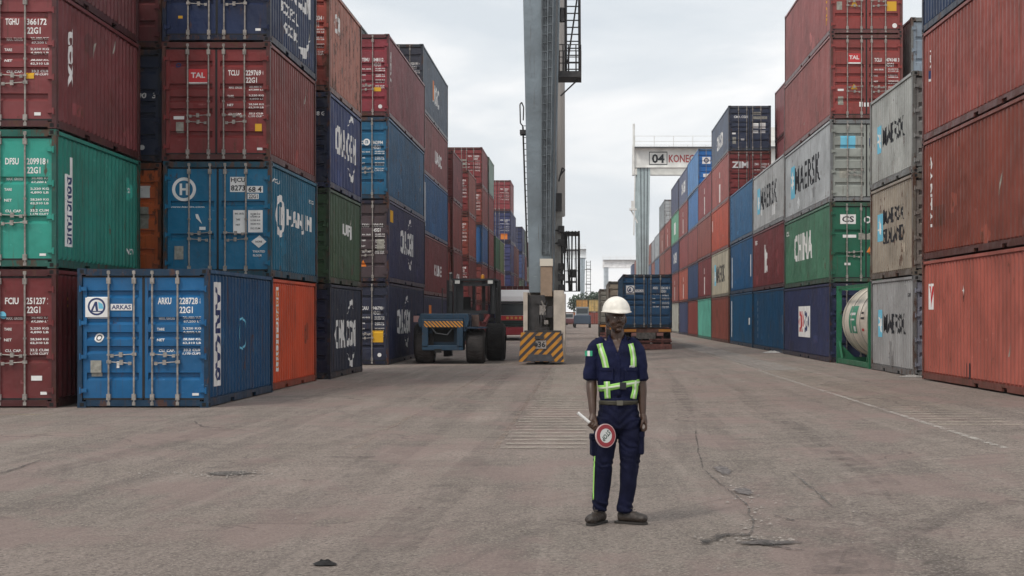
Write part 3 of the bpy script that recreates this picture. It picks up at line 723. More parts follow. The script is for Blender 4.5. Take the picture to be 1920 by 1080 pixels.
# ---------------------------------------------------------------- left row
MA = (112, 48, 50); DM = (94, 40, 40); NV = (34, 46, 78); BL = (22, 84, 134); TE = (28, 128, 112); GN = (48, 74, 50); GY = (150, 150, 146)
stack(1, 'the stack at the left edge', 29.2, 104, 2.595, L20, [
    dict(n='dark red container with dark side strip', c=(100, 38, 40), doors=True, style='b', doorseen=(108, 42, 44), marks=dmarks('FCIU', '251237 2', '22G1') + [('r', 'door', .85, .55, .2, .09, 'w'), ('r', 'door', .98, .27, .12, .055, 'w'), ('c', 'door', .22, 1.72, .07, 'b'),
         ('r', 'side', .85, 1.95, .10, .42, 'k'), ('r', 'side', .85, 2.03, .09, .05, 'y'), ('r', 'side', .85, 1.9, .09, .05, 'y')]),
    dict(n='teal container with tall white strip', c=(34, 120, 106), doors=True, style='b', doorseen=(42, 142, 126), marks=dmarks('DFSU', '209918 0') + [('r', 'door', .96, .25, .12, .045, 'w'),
         ('r', 'side', .86, 1.12, .42, 1.38, 'w'), ('r', 'side', 1.0, 1.98, .12, .34, 'w'), ('t', 'side', 'DONG FANG', .86, 1.12, .30, 1.28, 'n', -90), ('t', 'side', 'VCV', 5.3, .52, .13, .5, 'w'), ('t', 'side', 'Z 22', 5.1, 1.85, .1, .35, 'w')], rust=.32),
    dict(n='maroon container with small yellow sticker', c=(104, 50, 52), doors=True, style='a', doorseen=(120, 56, 58), marks=dmarks('TGHU', '366172 1') + [('r', 'door', .72, .98, .15, .11, 'y'), ('r', 'door', .86, .27, .12, .06, 'w'), ('t', 'side', 'tex', 1.0, 1.45, .26, 1.15, 'w', -90)]),
    dict(n='plain maroon container', c=(96, 48, 50), doors=True, style='a')], rot=1.5)
stack(1, 'the inner stack behind the teal one', 36.2, 0, 2.62, L20, [
    dict(n='dark maroon container', c=DM, doors=True),
    dict(n='orange brown container', c=(190, 92, 40), doors=True, style='c', marks=[('r', 'door', .80, 1.95, .28, .28, 'w'), ('r', 'door', .80, 1.35, .22, .5, 'g')], rust=.6),
    dict(n='dark navy container', c=(34, 44, 66), doors=True, marks=[('t', 'door', '00  3', .85, 1.55, .14, .45, 'w'), ('c', 'door', .75, .35, .06, 'w')] ),
    dict(n='brown maroon container', c=(92, 42, 44), doors=True),
    dict(n='dark brown container', c=(70, 34, 36), doors=True)], X=-9.78)
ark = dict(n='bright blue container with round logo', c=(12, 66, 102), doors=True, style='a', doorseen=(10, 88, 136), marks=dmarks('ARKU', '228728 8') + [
    ('r', 'door', -.87, 1.86, .42, .40, 'w'), ('o', 'door', -.87, 1.88, .165, .13, 'n', 24), ('p', 'door', [(-.98, 1.80), (-.90, 1.97), (-.86, 1.97), (-.84, 1.80), (-.88, 1.80), (-.90, 1.9), (-.94, 1.80)], 'n'),
    ('p', 'door', [(-.84, 1.97), (-.76, 1.93), (-.74, 1.84), (-.83, 1.84)], 'b'), ('r', 'door', -.87, 1.79, .24, .018, 'n'),
    ('r', 'door', -.41, 1.87, .40, .12, 'w'), ('t', 'door', 'ARKAS', -.41, 1.87, .085, .36, 'n'),
    ('o', 'door', -.83, 1.30, .085, .0, 'w', 20), ('o', 'door', -.83, 1.30, .055, .035, 'k', 20), ('r', 'door', -.88, .73, .20, .30, 'g'), ('r', 'door', -.47, .80, .05, .12, 'w'),
    ('r', 'door', .97, .25, .12, .045, 'w'), ('r', 'side', .84, 1.36, .46, 1.98, 'w'), ('t', 'side', 'ARKAS', .84, 1.36, .36, 1.80, 'n', -90),
    ('o', 'side', 3.0, 1.35, .34, .30, 'b', 24), ('r', 'side', 5.3, 1.1, .05, .25, 'w')], rust=.3)
stack(1, 'the foremost left row', 29.2, 390, 2.60, L20, [ark])
hj = [('o', 'door', -.76, 1.98, .27, .20, 'w', 28), ('r', 'door', -.83, 1.98, .055, .26, 'w'), ('r', 'door', -.69, 1.98, .055, .26, 'w'), ('r', 'door', -.76, 1.98, .14, .05, 'w'),
      ('t', 'door', 'www.hanjin.com', -.70, 1.58, .05, .8, 'w'), ('r', 'door', .46, 2.09, .36, .34, 'w'), ('r', 'door', .84, 1.98, .36, .15, 'w'), ('r', 'door', .80, 1.82, .25, .12, 'w'),
      ('t', 'door', 'HJCU', .46, 2.18, .125, .32, 'k'), ('t', 'door', '8273', .46, 2.01, .125, .32, 'k'), ('t', 'door', '68 4', .84, 1.98, .12, .3, 'k'), ('t', 'door', '22G1', .80, 1.82, .09, .2, 'k'),
      ('r', 'door', .49, 1.25, .28, .52, 'w'), ('r', 'door', .85, 1.26, .33, .50, 'w'), ('t', 'door', 'MAX. GROSS', .49, 1.43, .04, .2, 'k'), ('t', 'door', 'TARE', .46, 1.3, .04, .1, 'k'), ('t', 'door', 'NET', .46, 1.18, .04, .1, 'k'),
      ('t', 'door', '30,480 KG', .85, 1.42, .04, .22, 'k'), ('t', 'door', '67,200 LB', .85, 1.36, .04, .22, 'k'), ('t', 'door', '2,220 KG', .85, 1.28, .04, .22, 'k'), ('t', 'door', '28,260 KG', .85, 1.2, .04, .22, 'k'), ('t', 'door', '33.2 CUM', .85, 1.1, .04, .22, 'k'),
      ('p', 'door', [(.93, .95), (1.10, .80), (.93, .66), (.76, .80)], 'w'), ('t', 'door', 'NONE', .93, .80, .045, .15, 'k'), ('t', 'door', 'TREATED', .93, .58, .05, .28, 'w'), ('t', 'door', 'FLOOR', .90, .49, .05, .2, 'w'),
      ('r', 'door', -.87, .55, .20, .30, 'g'), ('p', 'door', [(-.5, 1.42), (-.44, 1.42), (-.35, 1.2), (-.48, 1.33)], 'w'), ('r', 'door', -.34, 1.1, .14, .07, 'w'),
      ('o', 'side', 1.15, 1.45, .50, .34, 'w', 24), ('r', 'side', 1.05, 1.45, .12, .42, 'w'), ('r', 'side', 1.28, 1.45, .12, .42, 'w'), ('t', 'side', 'HANJIN', 3.6, 1.42, .50, 3.3, 'w'), ('t', 'side', 'VEGLA', .7, 2.22, .1, .9, 'w'), ('t', 'side', 'HJCU 827', 5.2, 2.05, .12, .7, 'w')]
stack(1, 'the stack behind the blue container', 35.4, 508, [2.58, 2.62, 2.69, 2.6], L20, [
    dict(n='orange container with white strip', c=(190, 72, 36), doors=True, fade=.2, marks=[('r', 'side', .95, 1.4, .42, 1.95, 'w'), ('t', 'side', 'HAPAG-LLOYD', .95, 1.4, .28, 1.8, 'o', -90)]),
    dict(n='blue container with white H ring', c=(14, 90, 116), doors=True, style='b', doorseen=(4, 98, 134), marks=hj, rust=.4),
    dict(n='maroon container with square red sign', c=(116, 54, 50), doors=True, style='a', doorseen=(118, 46, 46), marks=dmarks('TCLU', '229769 0') + stickers(3) + [('r', 'door', -.41, 1.92, .42, .30, 'r'), ('t', 'door', 'TAL', -.41, 1.93, .12, .32, 'w'), ('r', 'door', -.41, 1.75, .42, .04, 'w'),
         ('o', 'door', -.86, 2.16, .06, .03, 'n', 16), ('r', 'door', -.84, .97, .24, .07, 'w')]),
    dict(n='navy container with swoosh lettering', c=(28, 44, 76), doors=True, style='b', doorseen=(24, 40, 74), marks=[('t', 'side', 'CMA CGM', 3.4, 1.75, .62, 3.6, 'w'), ('t', 'side', 'BOX FOR', 2.4, 1.10, .28, 2.2, 'w'), ('t', 'side', 'GOODS', 2.6, .66, .28, 1.7, 'w'),
         ('p', 'side', [(3.6, .5), (4.2, .3), (4.6, .35), (5.2, .95), (4.6, .62), (4.1, .55)], 'w'), ('r', 'door', .93, .27, .12, .055, 'w'), ('r', 'door', -.82, .55, .1, .06, 'y')])])
stack(1, 'the third left stack', 42.45, 619, [2.591, 2.591, 2.591, 2.896], L20, [
    dict(n='navy container with swoosh lettering', c=(30, 38, 58), doors=True, doorseen=(20, 26, 54), marks=cmacgm(2.8, 1.3, 1.2)),
    dict(n='moss green container', c=(50, 74, 50), doors=True, marks=[('t', 'side', 'UFJ', 3.3, 1.55, .42, 1.7, 'w')], rust=.4),
    dict(n='navy container with swoosh lettering', c=(36, 50, 94), doors=True, doorseen=(26, 34, 56), marks=cmacgm(3.0, 1.3, 1.45) + [('t', 'door', '38 G', .93, 2.0, .12, .3, 'w')]),
    dict(n='faded pink brown container', c=(160, 104, 88), doors=True, doorseen=(150, 70, 60), marks=[('t', 'side', 'CR', 1.5, 2.05, .55, 1.1, 'w')] + dmarks('CRXU', '261034 0'), rust=.75, fade=.6)])
stack(1, 'the fourth left stack', 54.9, 729, 2.892, L40, [
    dict(n='navy swoosh container with orange sticker', c=(34, 40, 66), doors=True, doorseen=(42, 46, 64), style='a', marks=dmarks('CAIU', '946790 0', '45G1') + cmacgm(4.8, 1.5, 1.5) + [('r', 'door', .82, 1.0, .42, .42, 'y'), ('c', 'door', .9, .35, .07, 'w')]),
    dict(n='dark blue container with grey doors', c=(38, 42, 74), doors=True, doorseen=(74, 62, 66), style='c', marks=dmarks('CAXU', '930123 4', '45G1') + cmacgm(5.6, 1.45, 1.6) + [('r', 'side', .9, 2.35, .75, .42, 'y'), ('p', 'door', [(.2, .55), (.42, .55), (.31, .78)], 'o'), ('r', 'door', .92, 1.3, .25, .42, 'g')], rust=.35),
    dict(n='plain blue container', c=(38, 84, 116), doors=True, doorseen=(28, 92, 126), style='a', marks=dmarks('COSU', '962994 3', '45G1') + [('o', 'door', .45, 2.0, .12, .07, 'w', 20)], rust=.45),
    dict(n='maroon container with yellow door sticker', c=(124, 64, 68), doors=True, doorseen=(128, 48, 58), style='a', marks=dmarks('TEMU', '848112 5', '45G1') + [('r', 'door', .80, .95, .26, .14, 'y'), ('c', 'door', .9, .35, .07, 'w'), ('t', 'side', 'TEX', .6, 1.8, .2, 1.1, 'w', -90)])])
stack(1, 'the inner stack behind the fourth', 60, 0, 2.86, L40, [None, None, None, dict(n='grey green container', c=(70, 74, 70), doors=True), dict(n='charcoal container', c=(66, 70, 70), doors=True)], X=-9.75, det=1)
stack(1, 'the fifth left stack', 67.4, 794, [2.64, 2.64, 2.62, 2.64, 2.84], L40, [
    dict(n='navy container with orange mark', c=(44, 48, 72), marks=[('r', 'side', 3.2, 1.9, 1.1, .6, 'o')]),
    dict(n='maroon container with white mark', c=(108, 52, 52), marks=[('t', 'side', 'K LINE', 7.0, 1.2, .5, 3.6, 'w')]),
    dict(n='blue container with white strip', c=(28, 80, 122), marks=[('r', 'side', .9, 1.3, .25, 1.9, 'w')]),
    dict(n='faded maroon container with white mark', c=(124, 68, 66), marks=[('t', 'side', 'UASC', 7.2, 1.2, .6, 3.4, 'w')]),
    dict(n='slate grey container with orange logo', c=(76, 88, 102), doors=True, doorseen=(62, 64, 76), marks=dmarks('FSCU', '920191 0', '45G1') + [('t', 'side', 'MSC', 6.0, 1.4, .9, 3.2, 'w'), ('r', 'side', 4.7, 1.5, .5, .9, 'o')])], det=1)
V = [(104, 46, 46), (118, 58, 54), (126, 62, 56), (98, 42, 44), (110, 52, 50)]
stack(1, 'the sixth left stack', 82, 850, 2.591, L20, [
    dict(n='maroon container with small text', c=V[0], marks=[('t', 'side', 'TEX', 3, 1.2, .4, 1.6, 'w')]), dict(n='brick red container', c=V[1], marks=[('t', 'side', 'CAI', 3, 1.2, .4, 1.6, 'w')]),
    dict(n='brown red container', c=V[2]), dict(n='dusty maroon container', c=(120, 66, 66), doors=True, doorseen=(88, 38, 38))], det=1)
stack(1, 'the seventh left stack', 93.3, 880, 2.591, L20, [
    dict(n='dark maroon container', c=V[3]), dict(n='maroon container with pale text', c=V[0], doors=True, marks=dmarks('TRLU', '200145 1')), dict(n='red brown container', c=(132, 64, 54), doors=True, marks=dmarks('TRLU', '322014 6')),
    dict(n='brick container', c=(136, 76, 66), doors=True, doorseen=(120, 50, 50), marks=dmarks('GLDU', '322014 6'))], det=1)
stack(1, 'the eighth left stack', 105, 904.4, 2.60, L20, [
    dict(n='maroon container', c=V[3]), dict(n='brown container', c=V[1], doors=True), dict(n='blue container', c=(40, 84, 130)), dict(n='brick red container', c=V[2], doors=True, marks=dmarks('TTNU', '410221 0')),
    dict(n='maroon container with white panels', c=(124, 60, 60), doors=True, doorseen=(126, 54, 56), marks=dmarks('HJCU', '160221 1') + [('r', 'door', -.1, 1.5, .5, .55, 'g')])], det=1)
stack(1, 'the ninth left stack', 111.4, 917, 2.60, L20, [
    dict(n='navy container', c=NV), dict(n='maroon container', c=V[0]), dict(n='brown container', c=V[1]), dict(n='brick container', c=V[2]),
    dict(n='pale green container', c=(130, 148, 136))], det=0)
stack(1, 'the low tenth left stack', 119, 929.5, 2.60, L20, [
    dict(n='blue container', c=(52, 62, 110), doors=True), dict(n='maroon container with text', c=(120, 50, 50), doors=True, marks=dmarks('TGHU', '410221 0')), dict(n='dark green container', c=(40, 90, 62), doors=True)], det=0)
stack(1, 'the eleventh left stack', 125.6, 938, 2.60, L20, [
    dict(n='grey container', c=(90, 92, 96)), dict(n='red container', c=(140, 60, 54)), dict(n='moss green container', c=(96, 116, 72))], det=0)
stack(1, 'the tall twelfth left stack', 142, 958, 2.80, L20, [
    dict(n='blue container', c=NV, doors=True), dict(n='navy container', c=(48, 54, 96), doors=True), dict(n='indigo container', c=(60, 64, 106), doors=True), dict(n='navy container with orange square', c=(56, 62, 100), doors=True, marks=[('r', 'door', .6, .5, .6, .5, 'o')] + dmarks('CMAU', '410221 0')),
    dict(n='maroon container', c=(136, 76, 78), doors=True, doorseen=(140, 60, 66), marks=dmarks('TEMU', '990221 0'))], det=1)
NTH2 = ['thirteenth', 'fourteenth', 'fifteenth', 'sixteenth', 'seventeenth', 'eighteenth', 'nineteenth', 'twentieth', 'twenty-first', 'twenty-second', 'twenty-third', 'twenty-fourth', 'twenty-fifth']
k = 0
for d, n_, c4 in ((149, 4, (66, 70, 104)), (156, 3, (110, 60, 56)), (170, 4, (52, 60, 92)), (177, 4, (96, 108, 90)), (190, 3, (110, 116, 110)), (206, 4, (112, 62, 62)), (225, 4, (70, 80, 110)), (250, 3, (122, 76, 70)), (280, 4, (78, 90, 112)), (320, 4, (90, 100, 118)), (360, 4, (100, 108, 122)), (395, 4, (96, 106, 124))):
    rnd = random.Random(int(d)); pal = [((70, 82, 120), 'slate blue'), ((118, 62, 60), 'brick red'), ((104, 54, 54), 'maroon'), ((88, 104, 92), 'grey green')]
    cs = []
    for i in range(n_):
        cc, nm = pal[(i + k) % 4]
        if i == n_ - 1: cc = c4
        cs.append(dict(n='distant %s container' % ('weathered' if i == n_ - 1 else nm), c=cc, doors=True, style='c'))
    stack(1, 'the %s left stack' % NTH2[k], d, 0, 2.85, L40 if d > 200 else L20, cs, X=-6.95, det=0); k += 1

# ---------------------------------------------------------------- right row
b0 = .17
dX, dY = 12.192 * math.sin(R(.874)), 12.192 * math.cos(R(.874))
stack(-1, 'the stack at the right edge', 38.56 - dY, 0, [2.89, 2.90, 2.66, 2.9], L40, [
    dict(n='salmon container with white sticker', c=(160, 86, 74), marks=[('r', 'side', .85, 2.0, .42, .62, 'w'), ('t', 'side', 'W', .85, 2.0, .5, .34, 'r'), ('p', 'side', [(3.75, 2.1), (3.88, 2.25), (4.0, 2.1), (3.88, 1.95)], 'w'), ('p', 'side', [(3.8, 1.95), (4.0, 2.0), (3.88, 1.8)], 'k'),
         ('r', 'side', 4.35, .30, .07, .42, 'k'), ('r', 'side', 4.5, .30, .07, .42, 'k'), ('r', 'side', 4.2, .30, .05, .42, 'k')], fade=.5),
    dict(n='rust container with vertical lettering', c=(122, 62, 50), marks=[('t', 'side', 'CAPITAL', .85, 1.55, .24, 1.85, 'w', -90)], rust=.3),
    dict(n='red brown container with small flag', c=(138, 72, 64), marks=[('t', 'side', 'TEX', .75, 1.95, .12, .5, 'w', -90), ('r', 'side', .72, 1.55, .16, .2, 'n'), ('r', 'side', .72, 1.42, .16, .06, 'w')], fade=.5),
    dict(n='dark navy container', c=(40, 56, 84), marks=[('r', 'side', .5, .7, .1, .5, 'y')])], base=b0, rot=.874, X=8.21 + dX)
mk = maersk(3.4, 1, 1.35, span=3.0, sq=.7)
stack(-1, 'the short stack beside the red one', 39.95, 1712, 2.60, L20, [
    dict(n='light grey star container', c=(150, 150, 150), doors=True, style='c', doorseen=(120, 122, 134), marks=mk + [('r', 'door', -.6, 2.0, .4, .5, 'b'), ('t', 'side', 'MSKU', 5.4, 2.1, .1, .5, 'k')], rust=.35),
    dict(n='beige container with black lettering', c=(150, 140, 126), doors=True, style='c', doorseen=(120, 112, 106), marks=maersk(3.4, 1, 1.45, 'SEALAND', 2.9, .7), rust=.5),
    dict(n='pale grey star container', c=(158, 160, 156), doors=True, style='c', doorseen=(128, 128, 126), marks=maersk(3.4, 1, 1.35, span=3.0, sq=.7), rust=.35)])
stack(-1, 'the inner stack behind the short one', 52.8, 0, 2.90, L20, [
    None, None, dict(n='grey container', c=(128, 130, 128), doors=True), dict(n='light grey container', c=(160, 162, 160), doors=True, style='d', doorseen=(126, 138, 150))], X=10.9, det=1)
stack(-1, 'the tallest right stack', 52.6, 1556, [2.68, 2.705, 2.76, 2.85, 2.9], L40, [
    dict(n='navy container with white logo panel', c=(42, 50, 82), doors=True, marks=[('r', 'side', 5.9, 1.35, 3.0, 1.15, 'w'), ('t', 'side', 'CMA', 5.2, 1.35, .8, 1.3, 'r'), ('t', 'side', 'CGM', 6.6, 1.35, .8, 1.3, 'n')]),
    dict(n='green container with white lettering', c=(70, 116, 92), doors=True, style='b', doorseen=(28, 92, 70), marks=[('t', 'side', 'CHINA', 5.4, 1.5, 1.05, 5.0, 'w'), ('t', 'side', 'CSU', 1.0, 2.2, .2, .9, 'w'), ('r', 'door', -.60, 2.12, .52, .32, 'w'), ('t', 'door', 'CS', -.60, 2.12, .2, .4, 'k'), ('r', 'door', -.55, 1.55, .45, .1, 'w'), ('r', 'door', .0, 1.55, .5, .22, 'g'),
         ('p', 'door', [(-.02, .95), (.26, .95), (.12, 1.2)], 'o'), ('r', 'door', -.62, .62, .2, .08, 'w'), ('o', 'door', .05, 2.1, .12, .07, 'w', 16)]),
    dict(n='light grey container with black name', c=(168, 172, 174), doors=True, style='c', doorseen=(146, 150, 144), marks=maersk(6.4, 1.9, 1.45, span=6.6, sq=1.15) + [('r', 'door', -.62, 2.0, .5, .42, 'b'), ('r', 'door', .02, 2.0, .22, .26, 'n'), ('r', 'door', -.75, .95, .3, .3, 'g')], rust=.35),
    dict(n='maroon container with square red sign', c=(144, 82, 78), doors=True, style='a', doorseen=(134, 58, 54), marks=[('r', 'door', -.41, 2.05, .44, .30, 'r'), ('t', 'door', 'TAL', -.41, 2.07, .13, .34, 'w'), ('r', 'door', -.41, 1.88, .44, .05, 'w'), ('p', 'door', [(-.52, 1.0), (-.30, 1.0), (-.41, 1.2)], 'y'),
         ('r', 'door', -.86, .98, .2, .07, 'w'), ('r', 'door', -.86, .62, .18, .28, 'g'), ('r', 'door', .0, .5, .16, .16, 'w'), ('r', 'door', -.18, .5, .12, .16, 'w')] + dmarks('TCLU', '474148 3', '45G1')),
    dict(n='maroon container with yellow triangle', c=(146, 84, 82), doors=True, style='a', doorseen=(136, 58, 54), marks=[('p', 'door', [(-.52, .92), (-.28, .92), (-.40, 1.15)], 'y'), ('r', 'door', -.9, .95, .18, .28, 'g'), ('r', 'door', .85, .93, .32, .32, 'y'), ('c', 'door', .95, .28, .08, 'w'), ('t', 'side', 'CAPITAL', 11.3, 1.5, .2, 2.1, 'y', -90)])])
stack(-1, 'the inner right stack beyond the tallest', 79, 0, 2.90, L40, [
    None, None, dict(n='dark maroon container', c=(110, 60, 58)), dict(n='purple brown container', c=(122, 66, 68)), dict(n='plum brown container', c=(124, 70, 72))], X=10.9, det=1)
stack(-1, 'the sixth right stack', 65, 1470, 2.77, L40, [
    dict(n='deep blue container with white dots', c=(8, 72, 108), marks=[('t', 'side', '......', 2.0, 1.4, .08, 1.8, 'w', -90), ('r', 'side', 11.4, 1.2, .12, .8, 'w')]),
    dict(n='dark red container with white mark', c=(112, 50, 52), marks=[('t', 'side', 'ltt', 5.5, 1.4, 1.3, 1.0, 'w'), ('t', 'side', 'TEX', 1.5, 2.3, .2, .8, 'w')]),
    dict(n='light grey container with star', c=(168, 170, 170), marks=maersk(6.4, 1.9, 1.45, span=6.4, sq=1.1), rust=.35)])
stack(-1, 'the seventh right stack', 77.4, 1411, 2.79, L40, [
    dict(n='blue container with white edge strip', c=(8, 74, 110), marks=[('r', 'side', .9, 1.4, .3, 2.0, 'w'), ('r', 'side', 10.6, 1.3, .5, .35, 'w')]),
    dict(n='mid blue container with pale marks', c=(8, 76, 118), marks=[('r', 'side', .9, 1.2, .3, 1.7, 'w'), ('r', 'side', 10.9, 1.3, .3, 1.1, 'w')]),
    dict(n='streaky blue container', c=(30, 88, 128), fade=.9, marks=[('t', 'side', 'COSCO', 1.0, 1.5, .3, 1.9, 'n', -90)])], det=1)
stack(-1, 'the eighth right stack', 89.9, 1366, [2.72, 2.78, 2.76, 2.74, 2.6], L40, [
    dict(n='brick brown container', c=(128, 68, 58)),
    dict(n='beige container with star and name', c=(176, 168, 148), marks=maersk(6.6, 1.9, 1.4, span=6.2, sq=1.2)),
    dict(n='orange red container', c=(176, 78, 56), marks=[('r', 'side', 1.0, 1.8, .35, .7, 'w')], fade=.2),
    dict(n='red brown container with bold name', c=(152, 84, 78), doors=True, doorseen=(122, 50, 50), marks=[('t', 'door', 'ZIM', -.55, 1.95, .38, .95, 'w'), ('r', 'side', 6.0, .8, .7, 1.1, 'w'), ('r', 'side', 6.0, 1.9, .3, .35, 'w')] + dmarks('ZIMU', '410221 0')),
    dict(n='slate container with white panels', c=(84, 94, 112), doors=True, doorseen=(48, 56, 76), marks=[('t', 'door', 'CMA CGM', -.5, 1.95, .14, .8, 'w'), ('r', 'door', .4, 2.15, .45, .16, 'g'), ('r', 'door', .6, 1.9, .8, .16, 'g'), ('r', 'door', .35, 1.45, .32, .3, 'w'), ('r', 'door', .75, 1.45, .32, .35, 'w'), ('r', 'door', .35, 1.1, .3, .14, 'w'), ('r', 'door', .75, 1.1, .3, .14, 'w'),
         ('r', 'door', -.9, 1.0, .2, .1, 'w'), ('r', 'door', -.88, .6, .2, .4, 'g'), ('r', 'door', -.4, .65, .2, .1, 'w'), ('t', 'side', 'CMA CGM', 6.2, 1.2, .9, 4.4, 'w')])], det=1)
far = [
 ('ninth', 102.4, 1333, 2.76, [('teal green', (92, 168, 150)), ('dark red', (118, 58, 60)), ('brown red', (138, 80, 72)), ('maroon white-lettered', (136, 68, 70))]),
 ('tenth', 114.9, 1309.5, 2.76, [('red brown', (130, 64, 58)), ('dark blue', (50, 70, 104)), ('maroon', (134, 72, 68)), ('blue', (64, 112, 164)), ('bright blue', (84, 132, 182))]),
 ('eleventh', 127.4, 1289.5, 2.76, [('navy', (56, 66, 98)), ('orange brown', (162, 82, 66)), ('maroon', (136, 70, 68)), ('brick', (138, 74, 72)), ('slate', (92, 98, 122))]),
 ('twelfth', 139.9, 1272, 2.76, [('pale grey', (168, 168, 158)), ('brick', (140, 80, 74)), ('navy lettered', (66, 78, 108)), ('green', (104, 160, 132)), ('charcoal', (78, 84, 108))]),
 ('thirteenth', 152.4, 1257.5, 2.76, [('maroon', (118, 66, 62)), ('brown', (146, 90, 78)), ('brick', (140, 80, 74)), ('dusty red', (146, 82, 76))]),
 ('fourteenth', 164.9, 1246, 2.76, [('maroon', (118, 66, 62)), ('brown', (140, 84, 76)), ('dusty brown', (150, 92, 82)), ('rust brown', (150, 92, 82)), ('light grey', (168, 174, 176))]),
 ('fifteenth', 177.4, 1236, 2.76, [('maroon', (118, 66, 62)), ('brown', (140, 84, 76)), ('slate blue', (92, 112, 138)), ('grey', (156, 162, 166))])]
for i, (nm, d, px, h, cs) in enumerate(far):
    L_ = []
    for j, (cn, cc) in enumerate(cs):
        top = (j == len(cs) - 1) and len(cs) > 4
        mk = []
        if j in (1, 3) and i != 1: mk = [('r', 'side', 6.0, .9, .6, 1.2, 'w'), ('r', 'side', 6.0, 1.9, .35, .4, 'w')]
        if cn == 'navy lettered' or cn == 'slate': mk = [('t', 'side', 'CMA CGM', 6, 1.4, 1.0, 5, 'w')]
        if cn == 'charcoal': mk = [('t', 'door', 'IAL', -.2, 1.7, .35, .9, 'w')]
        if cn == 'green': mk = [('r', 'side', 6, 1.4, 2.5, 1.1, 'w')]
        if cn == 'bright blue': mk = [('r', 'door', -.62, 1.9, .6, .5, 'w'), ('o', 'door', -.62, 1.9, .18, .1, 'n', 16), ('r', 'door', .1, 1.85, .7, .18, 'w'), ('r', 'door', -.6, .8, .5, .25, 'w')]
        dd = dict(n='%s container' % cn, c=cc, doors=top or d > 130, marks=mk, style='c')
        if cn == 'bright blue': dd['doorseen'] = (24, 100, 168)
        L_.append(dd)
    stack(-1, 'the %s right stack' % nm, d, px, h, L40, L_, det=0)
for k, (d, n_) in enumerate(((190, 4), (203, 4), (216, 3), (230, 4), (245, 3), (262, 4), (285, 4), (310, 3), (340, 3), (380, 4))):
    pal = [((126, 80, 76), 'dusty maroon'), ((150, 152, 156), 'pale grey'), ((140, 92, 84), 'faded brick'), ((100, 112, 136), 'slate blue')]
    stack(-1, 'the %s right stack' % NTH2[k + 3], d, 0, 2.76, L40, [dict(n='distant %s container' % pal[(i * 3 + k) % 4][1], c=pal[(i * 3 + k) % 4][0], doors=True, style='c') for i in range(n_)], X=8.3, det=0)
# cross row that closes the lane
cl = [((196, 120, 70), 'orange'), ((206, 176, 110), 'straw yellow'), ((190, 96, 70), 'orange red'), ((214, 186, 130), 'pale yellow'), ((150, 70, 60), 'brick red'), ((200, 150, 80), 'ochre')]
for i in range(9):
    X = -3.6 + i * 2.62; z = zg(X)
    wh = NTH[i].replace('nearest', 'first')
    for j in range(2 if i % 4 else 1):
        cc, nm = cl[(i * 2 + j * 3) % 6]
        container((X, 330, z + j * 2.6), 0, L20, 2.59, cc, '%s container, %s tier, %s from the left in the row closing the lane' % (nm, ('bottom', 'upper')[j], wh), 'containers closing the far end of the lane', -1, doors=True, style='c', det=0)
